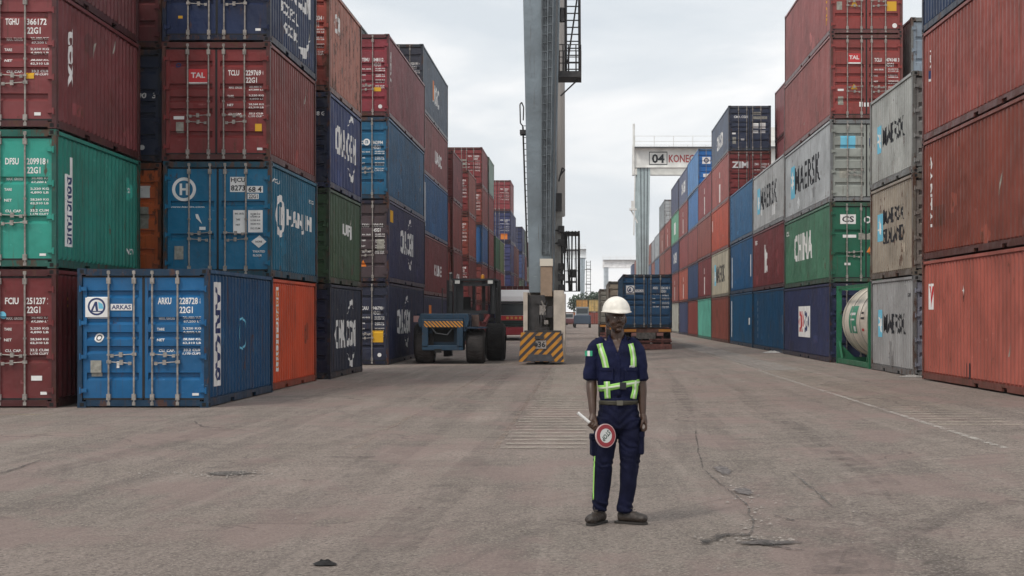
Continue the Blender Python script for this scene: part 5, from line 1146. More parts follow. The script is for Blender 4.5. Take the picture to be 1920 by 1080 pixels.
# ---------------------------------------------------------------- trucks
GLASS = simple('dark_glass', (.03, .04, .045), .08)
def cab_truck(name_label, X, d, face, body, hood, low, stripe=None, w=2.5):
    """a tractor facing the camera, local y=0 at the bumper"""
    t = thing('truck', name_label, 'truck', (X, d, zg(X))); h = w / 2
    b = MB(); b.prism([(0, .95), (-.02, 1.7), (.12, 2.65), (.35, 2.75), (2.2, 2.8), (2.2, .9)], 0, -h, h); cb_ = b.build('cab', body, t, bevel=.05)
    b = MB(); b.prism([(.05, 2.752), (.25, 3.1), (.9, 3.55), (2.1, 3.6), (2.1, 2.82), (.3, 2.81)], 0, -h + .1, h - .1); b.build('roof_fairing', hood, cb_, bevel=.05)
    b = MB(); b.prism([(-.03, 1.78), (.09, 2.60), (.115, 2.60), (.0, 1.76)], 0, -h + .12, h - .12); b.build('windscreen', GLASS, cb_)
    b = MB(); b.box(-h + .03, h - .03, -.02, .06, 2.62, 2.76); b.build('sun_visor', simple('visor', (.05, .05, .055), .4), cb_)
    if stripe:
        b = MB(); b.box(-h + .02, h - .02, -.05, -.022, 1.42, 1.74); st = b.build('stripe', stripe, cb_)
        b = MB()
        for i in range(4): b.box(-.55 + i * .3, -.38 + i * .3, -.058, -.051, 1.5, 1.67)
        b.build('emblem', simple('stripe_mark', (.7, .40, .10), .5), st)
    b = MB(); b.box(-h + .15, h - .15, -.05, -.021, .98, 1.42); gr = b.build('grille', low, cb_)
    b = MB()
    for z in (1.05, 1.17, 1.29): b.box(-h + .2, h - .2, -.062, -.051, z, z + .04)
    b.build('grille_bar', DARK, gr)
    b = MB(); b.box(-h, h, -.18, .5, .38, .92); bp = b.build('bumper', face, t, bevel=.04)
    for s in (-1, 1):
        b = MB(); b.box(s * (h - .32) - .2, s * (h - .32) + .2, -.2, -.182, .62, .84); b.build('headlight', simple('lamp_glass', (.55, .55, .52), .2), bp)
        b = MB(); b.box(s * (h + .16) - .09, s * (h + .16) + .09, .05, .2, 1.9, 2.5); b.bar((s * h, .12, 2.4), (s * (h + .16), .12, 2.4), .02); b.build('mirror', CDK, cb_)
        wheel(t, 'wheel', s * (h - .2), 1.1, .5, .5, .32, ROD); wheel(t, 'wheel', s * (h - .25), 4.9, .5, .5, .45, ROD)
    b = MB(); b.box(-.45, .45, .5, 14, .75, .98); b.box(-1.1, 1.1, 2.6, 14, .98, 1.12); b.build('chassis', CDK, t)
    return t
cab_truck('white and red truck facing us between the lift truck and the crane base', -5.12, 111, simple('bumper_red', (.40, .035, .05), .45), simple('cab_white', (.66, .66, .64), .4), simple('fairing_white', (.75, .74, .72), .4), simple('dark_green_panel', (.015, .05, .045), .4), RED)
container((-5.2, 114.2, 1.15), 0, L20, 2.75, (120, 42, 38), 'red brown container riding on the white and red truck', 'containers riding on trucks', 1, doors=True, style='c', det=0)
def trailer(X, d, L, label, rusty=True):
    t = thing('truck_trailer', label, 'trailer', (X, d, zg(X))); RU = simple('rusty_steel', (.12, .055, .04), .8, nscale=4, namt=.5)
    b = MB(); b.box(-.5, -.35, .1, L, .75, 1.08); b.box(.35, .5, .1, L, .75, 1.08)
    for k in range(6): b.box(-1.2, 1.2, .1 + k * (L - .4) / 5, .3 + k * (L - .4) / 5, .88, 1.06)
    b.build('chassis', RU, t)
    b = MB(); b.box(-1.2, 1.2, -.05, .08, .86, 1.07); re = b.build('rear_beam', RU, t)
    for s in (-1, 1):
        b = MB(); b.box(s * .85 - .3, s * .85 + .3, -.066, -.052, .90, 1.03); b.build('reflector', simple('amber_reflector', (.55, .22, .03), .4), re)
        b = MB(); b.box(s * .62 - .16, s * .62 + .16, -.07, -.052, .70, .85); b.build('tail_lamp', simple('tail_lamp_brown', (.30, .14, .12), .4), re)
    b = MB(); b.box(-.55, .4, -.08, .05, .55, .86); b.build('number_plate', simple('dull_plate', (.12, .11, .10), .7, nscale=8, namt=.4), t)
    b = MB(); b.box(-1.18, 1.2, -.02, .15, .38, .46); b.box(-1.15, 1.2, -.10, .1, .03, .30); b.box(-.8, -.7, 0, .1, .3, .86); b.box(.7, .8, 0, .1, .3, .86); b.box(.1, 1.18, -.06, -.021, .48, .56); b.build('underrun_bumper', simple('underrun_red', (.16, .06, .05), .7, nscale=5, namt=.6), t)
    for y in (1.2, 2.5):
        for s in (-1, 1): wheel(t, 'wheel', s * .98, y, .5, .5, .42, ROD)
    b = MB(); b.prism([(L + .3, .9), (L + .3, 2.9), (L + 1.2, 3.1), (L + 2.2, 2.8), (L + 2.5, 1.6), (L + 2.5, .6), (L + .3, .6)], 0, -1.2, 1.2); b.build('tractor_cab', simple('cab_grey', (.3, .3, .3), .5), t)
    for s in (-1, 1): wheel(t, 'wheel', s * 1.0, L - .7, .5, .5, .42, ROD); wheel(t, 'wheel', s * 1.0, L + 1.7, .5, .5, .35, ROD)
    return t
tx = 1.78 + W / 2
trailer(tx, 77.7, 12.2, 'rusty container trailer carrying the blue container behind the guard')
container((tx, 77.6, zg(tx) + 1.08), 0, L40, 2.66, (28, 66, 92), 'blue container with square white logo riding on the rusty trailer behind the guard', 'containers riding on trucks', -1, doors=True, style='a', det=1, doorseen=(26, 72, 108),
          marks=[('r', 'door', -.83, 1.88, .44, .44, 'w'), ('o', 'door', -.83, 1.9, .17, .13, 'n', 20), ('p', 'door', [(-.95, 1.82), (-.87, 1.98), (-.83, 1.98), (-.81, 1.82)], 'n'), ('r', 'door', -.38, 1.84, .44, .12, 'w'), ('t', 'door', 'ARKAS', -.38, 1.84, .08, .38, 'n')] + dmarks('ARKU', '226140 1'))
trailer(2.5, 92, 12.2, 'second trailer half hidden beyond the blue container')
container((1.28 + W / 2, 92, zg(2) + 1.08), 0, L40, 2.66, (120, 116, 108), 'grey container with beige doors on the second trailer', 'containers riding on trucks', -1, doors=True, style='c', det=1, doorseen=(150, 138, 122))
container((.95 + W / 2, 118, zg(2) + 1.08), 0, L40, 2.66, (126, 124, 116), 'pale grey container on the farthest trailer', 'containers riding on trucks', -1, doors=True, style='c', det=0)
trailer(.95 + W / 2, 118.1, 12.2, 'farthest trailer beyond the guard helmet')
# distant vehicles in the lane
def far_machine(name, label, X, d, w_, h_, m1, m2):
    t = thing(name, label, 'vehicle', (X, d, zg(X)))
    b = MB(); b.box(-w_ / 2, w_ / 2, 0, 3.5, .55, h_ * .6); b.build('body', m1, t, bevel=.1)
    b = MB(); b.prism([(.9, h_ * .602), (1.1, h_), (2.9, h_), (3.1, h_ * .602)], 0, -w_ * .38, w_ * .38); cbn = b.build('cab', m2, t, bevel=.05)
    b = MB(); b.prism([(.96, h_ * .66), (1.06, h_ * .93), (1.05, h_ * .93), (.93, h_ * .66)], 0, -w_ * .33, w_ * .33); b.build('windscreen', GLASS, cbn)
    for s in (-1, 1):
        for y in (.7, 2.9): wheel(t, 'wheel', s * (w_ / 2 - .15), y, .5, .5, .35, ROD)
    return t
far_machine('yard_tractor', 'distant dark blue yard tractor in the middle of the lane', -.65, 232, 2.5, 3.1, simple('far_blue', alb((62, 76, 92), .7), .6), simple('far_grey', alb((116, 122, 126), .7), .6))
far_machine('pickup', 'distant maroon pickup beside the crane base', -2.9, 255, 2.0, 2.2, simple('far_maroon', alb((96, 58, 62), .7), .5), simple('far_white', (.45, .45, .45), .5))
far_machine('pickup', 'far dark car at the left end of the lane', -4.6, 300, 1.9, 1.7, simple('far_dark', (.05, .04, .04), .5), simple('far_dark2', (.06, .06, .06), .5))

# ---------------------------------------------------------------- trees beyond the end of the lane
def tree(label, X, d, h_, r_, seed):
    t = thing('tree', label, 'tree', (X, d, zg(X)), 0, 'trees beyond the end of the lane'); rnd = random.Random(seed)
    b = MB(); b.bar((0, 0, 0), (.2, 0, h_ * .55), .3, 8, .16)
    for i in range(6):
        a = rnd.uniform(0, 6.28); b.bar((.15, 0, h_ * (.35 + .05 * i)), (math.cos(a) * r_ * .6, math.sin(a) * r_ * .6, h_ * (.6 + .05 * i)), .12, 6, .04)
    b.build('trunk', simple('bark', (.06, .045, .035), .9), t)
    b = MB(); cl_ = [(rnd.uniform(-.7, .7) * r_, rnd.uniform(-.7, .7) * r_, h_ * rnd.uniform(.45, .88), rnd.uniform(.22, .42) * r_) for _ in range(16)]
    for cx, cy, cz, cr_ in cl_:
        for _ in range(110):
            v = Vector((rnd.gauss(0, 1), rnd.gauss(0, 1), rnd.gauss(0, .8))).normalized() * cr_ * rnd.uniform(.6, 1.15)
            p = Vector((cx, cy, cz)) + v; s = rnd.uniform(.15, .34); u = Vector((rnd.uniform(-1, 1), rnd.uniform(-1, 1), rnd.uniform(-1, 1))).normalized() * s; w_ = u.orthogonal().normalized() * s * .6
            b.add([p - u, p + w_, p + u, p - w_], [(0, 1, 2, 3)])
    b.build('crown', simple('leaf_green', (.045, .07, .04), .7, nscale=.8, namt=.5), t)
tree('leafy tree beyond the yellow containers, left one', -1.3, 352, 6.6, 3.0, 1); tree('leafy tree beyond the yellow containers, middle one', 2.2, 356, 7.4, 3.4, 2); tree('leafy tree behind the trucks, right one', 6.2, 350, 6.4, 3.2, 3)
# ---------------------------------------------------------------- the guard
GX, GY = .24, 12.9
guard = thing('person', 'guard in navy uniform, white helmet and green reflective harness holding a stop paddle', 'person', (GX, GY, 0))
SKIN = simple('dark_skin', (.060, .029, .017), .42, nscale=40, namt=.12)
NAVY = None
def cloth(name, c, bs=220):
    m = bpy.data.materials.new(name); m.use_nodes = True; t = m.node_tree; b = t.nodes['Principled BSDF']
    g = N(t, 'ShaderNodeNewGeometry'); n = N(t, 'ShaderNodeTexNoise'); n.inputs['Scale'].default_value = 9; n.inputs['Detail'].default_value = 6; Lk(t, g.outputs['Position'], n.inputs['Vector'])
    r = N(t, 'ShaderNodeMapRange'); r.inputs[1].default_value = .3; r.inputs[2].default_value = .7; r.inputs[3].default_value = .75; r.inputs[4].default_value = 1.3; Lk(t, n.outputs[0], r.inputs[0])
    v = N(t, 'ShaderNodeVectorMath', operation='SCALE'); v.inputs[0].default_value = c; Lk(t, r.outputs[0], v.inputs['Scale']); Lk(t, v.outputs[0], b.inputs['Base Color'])
    b.inputs['Roughness'].default_value = .85; b.inputs['Specular IOR Level'].default_value = .15
    n2 = N(t, 'ShaderNodeTexNoise'); n2.inputs['Scale'].default_value = 28; n2.inputs['Detail'].default_value = 4; n2.inputs['Distortion'].default_value = 1.2; Lk(t, g.outputs['Position'], n2.inputs['Vector'])
    bb = N(t, 'ShaderNodeBump'); bb.inputs['Strength'].default_value = .5; bb.inputs['Distance'].default_value = .012; Lk(t, n2.outputs[0], bb.inputs['Height']); Lk(t, bb.outputs[0], b.inputs['Normal'])
    return m
SHIRT = cloth('navy_shirt_cloth', (.009, .0115, .038)); TROU = cloth('navy_trouser_cloth', (.0068, .0082, .026))
HIVIS = simple('hivis_green', (.30, .62, .13), .6); SILV = simple('reflective_silver', (.62, .70, .52), .35)
BOOT = simple('boot_leather', (.032, .023, .018), .5, nscale=30, namt=.35, bump=.4, bscale=60)

def cat(keys, n=6):
    """Catmull-Rom through keys of (x,y,z,rx,ry)"""
    K = [Vector(k[:3]) for k in keys]; Rr = [(k[3], k[4]) for k in keys]; out = []
    for i in range(len(K) - 1):
        p0, p1, p2, p3 = K[max(i - 1, 0)], K[i], K[i + 1], K[min(i + 2, len(K) - 1)]
        for j in range(n):
            t = j / n; p = .5 * ((2 * p1) + (p2 - p0) * t + (2 * p0 - 5 * p1 + 4 * p2 - p3) * t * t + (3 * p1 - p0 - 3 * p2 + p3) * t ** 3)
            s = t * t * (3 - 2 * t); out.append((p, Rr[i][0] * (1 - s) + Rr[i + 1][0] * s, Rr[i][1] * (1 - s) + Rr[i + 1][1] * s))
    out.append((K[-1], *Rr[-1])); return out
def limb(b, keys, n=6, seg=16, side=(1, 0, 0), cap=True):
    pts = cat(keys, n); vs = []; m = len(pts); sv = Vector(side)
    for i, (p, rx, ry) in enumerate(pts):
        d = (pts[min(i + 1, m - 1)][0] - pts[max(i - 1, 0)][0]).normalized(); a = (sv - d * sv.dot(d)).normalized(); c = d.cross(a)
        vs += [p + a * rx * math.cos(2 * math.pi * k / seg) + c * ry * math.sin(2 * math.pi * k / seg) for k in range(seg)]
    fs = [(i * seg + k, i * seg + (k + 1) % seg, (i + 1) * seg + (k + 1) % seg, (i + 1) * seg + k) for i in range(m - 1) for k in range(seg)]
    if cap: 
        p, rx, ry = pts[0]; d = (pts[1][0] - p).normalized(); vs.append(p - d * min(rx, ry) * .55); c0 = len(vs) - 1
        p, rx, ry = pts[-1]; d = (p - pts[-2][0]).normalized(); vs.append(p + d * min(rx, ry) * .55); c1 = len(vs) - 1
        fs += [(c0, (k + 1) % seg, k) for k in range(seg)] + [(c1, (m - 1) * seg + k, (m - 1) * seg + (k + 1) % seg) for k in range(seg)]
    return b.add(vs, fs)
def ell(b, c, r, rot=0, seg=20):
    prof = [(math.sin(math.pi * i / 12), -math.cos(math.pi * i / 12)) for i in range(13)]; vs = []; n = seg
    for j in range(n):
        a = 2 * math.pi * j / n
        for s, h in prof: 
            v = Vector((s * math.cos(a) * r[0], s * math.sin(a) * r[1], h * r[2])); v.rotate(Matrix.Rotation(rot, 3, 'Z')); vs.append(v + Vector(c))
    return b.add(vs, [(j * 13 + i, ((j + 1) % n) * 13 + i, ((j + 1) % n) * 13 + i + 1, j * 13 + i + 1) for j in range(n) for i in range(12)])
def remesh(b, name, vox, mat, parent, smooth=3, fold=0, fs=(8, 8, 8), seed=0, shape=None):
    me = b.mesh(name + '_src'); bm = bmesh.new(); bm.from_mesh(me); bmesh.ops.remove_doubles(bm, verts=bm.verts, dist=1e-5); bmesh.ops.recalc_face_normals(bm, faces=bm.faces); bm.to_mesh(me); bm.free()
    o = put('tmp', me); md = o.modifiers.new('r', 'REMESH'); md.mode = 'VOXEL'; md.voxel_size = vox; md.use_smooth_shade = True
    if smooth: s = o.modifiers.new('s', 'SMOOTH'); s.iterations = smooth; s.factor = .5
    dg = bpy.context.evaluated_depsgraph_get(); nm = bpy.data.meshes.new_from_object(o.evaluated_get(dg)); bpy.data.objects.remove(o)
    nm.name = name; nm.materials.clear(); nm.materials.append(mat)
    if fold or shape:
        nrm = [v.normal.copy() for v in nm.vertices]
        for v, n_ in zip(nm.vertices, nrm):
            c = v.co; f = 0
            if fold:
                q = Vector((c.x * fs[0] + seed, c.y * fs[1], c.z * fs[2])); f = noise.noise(q) * fold + noise.noise(q * 2.3 + Vector((0, 0, 5))) * fold * .4
            if shape: f += shape(c, n_)
            v.co = c + n_ * f
    nm.shade_smooth(); return put(name, nm, parent)

# --- body: one continuous surface (head, neck, trunk, arms, hands, legs)
HT = R(14)                       # head turned a little to the guard's left
hc = Vector((.003, -.024, 1.660))
def hp(x, y, z):                 # head space -> guard space
    v = Vector((x, y, z)); v.rotate(Matrix.Rotation(HT, 3, 'Z')); return hc + v
b = MB()
ell(b, hp(0, .012, .045), (.076, .096, .098), HT)                 # skull
limb(b, [(*hp(0, -.012, .03), .068, .078), (*hp(0, -.022, -.02), .064, .074), (*hp(0, -.034, -.058), .047, .056), (*hp(0, -.043, -.080), .031, .034)], seg=18)   # face to chin
ell(b, hp(0, -.102, .022), (.011, .012, .028), HT); ell(b, hp(0, -.108, .002), (.0165, .012, .011), HT); 
for s in (-1, 1):
    ell(b, hp(s * .014, -.100, -.001), (.009, .010, .008), HT); ell(b, hp(s * .079, .012, .012), (.012, .024, .034), HT)
    ell(b, hp(s * .032, -.074, -.010), (.024, .011, .022), HT); ell(b, hp(s * .030, -.083, .050), (.026, .010, .009), HT)
ell(b, hp(0, -.098, -.034), (.025, .010, .0075), HT); ell(b, hp(0, -.092, -.047), (.022, .010, .008), HT); ell(b, hp(0, -.080, -.072), (.021, .014, .014), HT)
limb(b, [(.01, .02, 1.60, .052, .056), (.012, .018, 1.54, .054, .056), (.015, .02, 1.48, .07, .062)], seg=18)
limb(b, [(.015, .01, .90, .12, .08), (.018, .0, 1.05, .125, .088), (.015, -.005, 1.22, .15, .105), (.012, .0, 1.36, .165, .105), (.01, .012, 1.46, .13, .075), (.01, .015, 1.50, .06, .05)], seg=24)
arms = {
 'l': [(-.155, .01, 1.44, .040, .042), (-.188, .012, 1.38, .042, .044), (-.197, .01, 1.25, .043, .045), (-.200, .015, 1.17, .039, .042), (-.199, -.012, 1.10, .040, .042), (-.194, -.06, .99, .031, .034), (-.190, -.092, .90, .024, .028)],
 'r': [(.165, .01, 1.44, .038, .04), (.186, .012, 1.38, .040, .042), (.202, .015, 1.25, .043, .045), (.208, .02, 1.17, .038, .041), (.212, .01, 1.10, .038, .040), (.216, -.015, .99, .030, .033), (.219, -.035, .905, .023, .027)]}
for k in arms.values(): limb(b, [(x, y, z, rx * 1.1, ry * 1.08) for x, y, z, rx, ry in k], seg=16)
for hx, kx, ax in ((-.075, -.10, -.13), (.105, .118, .085)):
    limb(b, [(hx, .01, .86, .070, .075), (hx * 1.05, 0, .75, .070, .075), (kx, -.01, .50, .055, .06), (kx * 1.02, .01, .36, .052, .058), (ax, .015, .12, .036, .04), (ax, .01, .05, .036, .04)], seg=16)
# right hand (picture left) round the paddle stick
HA = Vector((-.188, -.150, .815)); HD = Vector((-.77, 0, .638)).normalized()        # stick passes here in this direction
E1 = HD.cross(Vector((0, -1, 0))).normalized(); E2 = Vector((0, -1, 0))
if E1.z < 0: E1 = -E1
limb(b, [(-.190, -.092, .90, .024, .028), (-.190, -.112, .875, .033, .026), (-.192, -.128, .845, .040, .022), (-.193, -.136, .825, .038, .018)], seg=14, n=4)
for i, ln in enumerate((1.0, 1.08, 1.0, .85)):
    c = HA + HD * (.030 - .0205 * i); P = []
    for j in range(9):
        a = R(95 - j * 33 * ln); rr = .0255
        P.append((*(c + E1 * math.cos(R(90) - a) * rr + E2 * math.cos(a) * rr), .0092 - .0003 * j, .0092 - .0003 * j))
    # knuckle root inside the palm, then over the front of the stick and under it
    P = [(*(c + E1 * .030 + E2 * -.006), .0095, .0095)] + P
    limb(b, P, n=2, seg=8)
P = [(-.180, -.122, .862, .012, .012), (-.164, -.140, .850, .0118, .0118), (-.160, -.166, .832, .0108, .0108), (-.168, -.182, .812, .0096, .0096)]
limb(b, P, n=3, seg=8)
# left hand (picture right), loosely closed
limb(b, [(.219, -.035, .905, .023, .027), (.224, -.040, .88, .028, .032), (.232, -.044, .85, .024, .040), (.238, -.046, .822, .020, .040)], seg=14, n=4)
for i, (ln, yy) in enumerate(((.9, -.078), (1.0, -.057), (.95, -.036), (.82, -.016))):
    x0 = .240; limb(b, [(x0, yy, .830, .0098, .0098), (x0 + .006, yy - .003, .800, .0096, .0096), (x0 + .001, yy - .004, .800 - .026 * ln, .009, .009), (x0 - .016, yy - .002, .800 - .036 * ln, .0086, .0086), (x0 - .030, yy, .800 - .022 * ln, .008, .008), (x0 - .033, yy, .808 - .008 * ln, .0078, .0078)], n=3, seg=8)
limb(b, [(.222, -.068, .868, .012, .012), (.214, -.092, .838, .0115, .0115), (.206, -.096, .810, .0105, .0105), (.204, -.088, .788, .0092, .0092)], n=3, seg=8)
body = remesh(b, 'body', .0042, SKIN, guard, smooth=2)
for s in (-1, 1):
    b = MB(); ell(b, hp(s * .031, -.089, .030), (.0125, .006, .0062), HT); e_ = b.build('eye', simple('eye_white', (.55, .5, .44), .3), body, smooth=True)
    b = MB(); ell(b, hp(s * .031 + .002, -.0945, .030), (.0055, .0022, .0055), HT); b.build('iris', simple('iris_brown', (.012, .007, .005), .2), e_, smooth=True)
b = MB(); limb(b, [(*hp(-.062, .01, .045), .018, .03), (*hp(-.04, .06, .02), .03, .03), (*hp(0, .085, .0), .05, .028), (*hp(.04, .06, .02), .03, .03), (*hp(.062, .01, .045), .018, .03)], seg=10); b.build('hair', simple('short_black_hair', (.008, .007, .007), .9), body, smooth=True)
b = MB(); ell(b, hp(0, -.1035, -.0405), (.022, .004, .0016), HT); b.build('mouth', simple('lip_line', (.012, .005, .005), .6), body, smooth=True)

# --- shirt
b = MB()
limb(b, [(.020, .0, .975, .158, .112), (.022, -.005, 1.06, .160, .114), (.018, -.008, 1.18, .165, .118), (.014, -.004, 1.30, .170, .120), (.008, .004, 1.40, .168, .112), (.004, .012, 1.460, .150, .082), (.004, .024, 1.492, .088, .056)], seg=30, n=8)
limb(b, [(-.10, .012, 1.478, .06, .055), (-.165, .012, 1.450, .058, .062), (-.192, .01, 1.38, .059, .066), (-.202, .01, 1.28, .058, .066), (-.207, .014, 1.20, .063, .069), (-.208, .014, 1.185, .064, .070)], seg=20)
limb(b, [(.11, .012, 1.478, .06, .055), (.162, .012, 1.450, .058, .062), (.190, .012, 1.38, .057, .064), (.203, .014, 1.28, .054, .064), (.212, .018, 1.20, .055, .066), (.214, .018, 1.182, .056, .067)], seg=20)
def shirt_shape(c, n):
    f = 0
    if abs(c.x - .015) < .006 and c.y < -.03 and 1.0 < c.z < 1.44: f -= .003      # placket edge
    if c.z > 1.0 and c.z < 1.14: f += .004 * math.sin(c.z * 75 + c.x * 14 + 4 * noise.noise(c * 8))          # blousing above the belt
    return f
shirt = remesh(b, 'shirt', .0065, SHIRT, guard, smooth=2, fold=.011, fs=(7, 7, 10), seed=3, shape=shirt_shape)
# collar
b = MB(); n = 22; vs = []
for k, (r, rz, oy) in enumerate(((.068, 0, 0), (.074, .042, .004), (.088, .010, -.004), (.102, -.024, -.010))):
    for i in range(n + 1):
        a = R(-62 + (360 - 56) * i / n); 
        vs.append((.010 + r * math.sin(a) * -1 * 1.0, .012 + oy + r * .95 * math.cos(a) * 1.0 * (1 if True else 0), 1.505 + rz - .045 * max(0, -math.cos(a)) - .0))
# opening at the front (towards -y)
vs = []
for k, (r, rz) in enumerate(((.062, .0), (.068, .045), (.080, .020), (.100, -.028))):
    for i in range(n + 1):
        a = R(-90 + 30 + 300 * i / n); x, y = r * math.cos(a), r * math.sin(a)
        drop = .062 * max(0, -math.sin(a)) ** 2
        vs.append((.010 + x, .010 + y * .98, 1.506 + rz - drop))
b.add(vs, [(k * (n + 1) + i, k * (n + 1) + i + 1, (k + 1) * (n + 1) + i + 1, (k + 1) * (n + 1) + i) for k in range(3) for i in range(n)])
co = b.build('collar', SHIRT, shirt, smooth=True); md = co.modifiers.new('s', 'SOLIDIFY'); md.thickness = .006
# --- trousers
b = MB()
limb(b, [(.020, .005, 1.02, .150, .108), (.022, .008, .96, .160, .118), (.022, .012, .88, .176, .128), (.018, .012, .78, .170, .125)], seg=28)
limb(b, [(-.070, .012, .86, .098, .115), (-.085, .008, .74, .100, .110), (-.098, .0, .60, .090, .094), (-.110, -.008, .48, .078, .086), (-.114, .0, .36, .068, .080), (-.122, .008, .24, .066, .078), (-.130, .008, .15, .060, .072), (-.130, .006, .105, .062, .074)], seg=22)
limb(b, [(.112, .012, .86, .098, .115), (.118, .008, .74, .098, .110), (.118, .0, .60, .092, .094), (.112, -.008, .48, .080, .086), (.100, .0, .36, .070, .080), (.086, .008, .24, .068, .078), (.072, .010, .15, .064, .074), (.070, .008, .100, .066, .078)], seg=22)
def tr_shape(c, n):
    f = 0
    k = noise.noise(Vector((c.x * 9, c.y * 9, c.z * 7 + 20)))
    for cz, w_, a_ in ((.50, .05, .004), (.155, .045, .0055), (.66, .05, .003)): f += a_ * math.sin((c.z + .5 * c.x + .06 * k) * 105) * math.exp(-((c.z - cz) / w_) ** 2) * (1 + 1.5 * k)
    if .76 < c.z < .95: f += .0025 * math.sin((abs(c.x - .02) * .8 - c.z + .03 * k) * 95)
    return f
tro = remesh(b, 'trousers', .0065, TROU, guard, smooth=2, fold=.014, fs=(8, 8, 6), seed=9, shape=tr_shape)
def pocket(cx, cy, cz, sx, sy, sz, rz, name='pocket'):
    b = MB(); b.box(-sx, sx, -sy, sy, -sz, sz); b.box(-sx - .004, sx + .004, -sy - .006, sy + .006, sz - .045, sz + .006)
    o = b.build(name, TROU, tro, bevel=.008); o.location = (cx, cy, cz); o.rotation_euler = (0, 0, rz)
pocket(-.182, .0, .645, .026, .065, .085, .12); pocket(.207, .0, .66, .022, .065, .09, -.1)
bt = BVHTree.FromPolygons([v.co.copy() for v in tro.data.vertices], [tuple(p.vertices) for p in tro.data.polygons])
bs = BVHTree.FromPolygons([v.co.copy() for v in shirt.data.vertices], [tuple(p.vertices) for p in shirt.data.polygons])
def ribbon(bvh, pts, wd, off, mat, name, parent, dirv=(0, 1, 0), org=None, wdir=None, nper=8):
    """a strap laid over cloth: pts are (x,z) seen from the front, or (origin, direction) pairs"""
    b = MB(); rows = []
    P = []
    for a, c in zip(pts, pts[1:]):
        for j in range(nper): P.append(tuple(a[k] + (c[k] - a[k]) * j / nper for k in range(len(a))))
    P.append(pts[-1])
    for i, p in enumerate(P):
        q0, q1 = P[max(0, i - 1)], P[min(len(P) - 1, i + 1)]; row = []
        if len(p) == 2:
            t = Vector((q1[0] - q0[0], 0, q1[1] - q0[1])).normalized(); sd_ = Vector((t.z, 0, -t.x)); c = Vector((p[0], 0, p[1]))
            for s in (-1, -.33, .33, 1):
                o = c + sd_ * wd * s * .5; hit = bvh.ray_cast(o + Vector((0, -.6, 0)), Vector((0, 1, 0)))
                if hit[0] is None: row = None; break
                row.append(hit[0] + hit[1] * off if hit[1].y < 0 else hit[0] + Vector((0, -off, 0)))
        else:                                 # (angle, z): round the body
            a, z = p; 
        rows.append(row)
    rows = [r for r in rows if r]
    vs = [v for r in rows for v in r]; k = 4
    b.add(vs, [(i * k + j, i * k + j + 1, (i + 1) * k + j + 1, (i + 1) * k + j) for i in range(len(rows) - 1) for j in range(3)])
    o = b.build(name, mat, parent, smooth=True); md = o.modifiers.new('s', 'SOLIDIFY'); md.thickness = .002; return o
def around(bvh, zf, wd, off, mat, name, parent, c=(.018, .0), a0=0, a1=360, n=64):
    b = MB(); vs = []; rows = 0
    for i in range(n + 1):
        a = R(a0 + (a1 - a0) * i / n); dv = Vector((math.cos(a), math.sin(a), 0)); ok = []
        for s in (-.5, -.17, .17, .5):
            z = zf(a) + s * wd; hit = bvh.ray_cast(Vector((c[0], c[1], z)) + dv * .6, -dv)
            h = hit[0] if hit[0] is not None else Vector((c[0], c[1], z)) + dv * .16
            rr = math.hypot(h.x - c[0], h.y - c[1])
            if rr > .185: h = Vector((c[0], c[1], z)) + dv * .178        # the sleeve is in the way: pass behind it
            ok.append(h + dv * off)
        vs += ok; rows += 1
    b.add(vs, [(i * 4 + j, i * 4 + j + 1, (i + 1) * 4 + j + 1, (i + 1) * 4 + j) for i in range(rows - 1) for j in range(3)])
    o = b.build(name, mat, parent, smooth=True); md = o.modifiers.new('s', 'SOLIDIFY'); md.thickness = .002; return o
har = ribbon(bs, [(-.135, 1.475), (-.125, 1.44), (-.098, 1.36), (-.078, 1.27)], .050, .006, HIVIS, 'harness', guard)
hx = ribbon(bs, [(.118, 1.475), (.128, 1.44), (.140, 1.36), (.138, 1.29)], .046, .006, HIVIS, 'shoulder_strap', har)
for P, w_ in (([(-.135, 1.475), (-.125, 1.44), (-.098, 1.36), (-.078, 1.27)], .016), ([(.118, 1.475), (.128, 1.44), (.140, 1.36), (.138, 1.29)], .015)):
    ribbon(bs, P, w_, .0095, SILV, 'reflective_tape', har)
zf = lambda a: 1.135 + .026 * math.cos(a)
around(bs, zf, .050, .006, HIVIS, 'waist_strap', har); around(bs, zf, .016, .0098, SILV, 'reflective_tape', har)
for P in ([(-.072, 1.17), (-.066, 1.03)], [(.152, 1.175), (.150, 1.10), (.135, 1.03)]):
    ribbon(bs, P, .046, .009, HIVIS, 'hanging_strap', har); ribbon(bs, P, .014, .0125, SILV, 'reflective_tape', har)
b = MB(); b.box(-.026, .026, -.012, .004, -.03, .03); bk = b.build('buckle', BLACK, har, bevel=.004)
hit = bs.ray_cast(Vector((.055, -.6, 1.135)), Vector((0, 1, 0))); bk.location = hit[0] + Vector((0, -.008, 0))
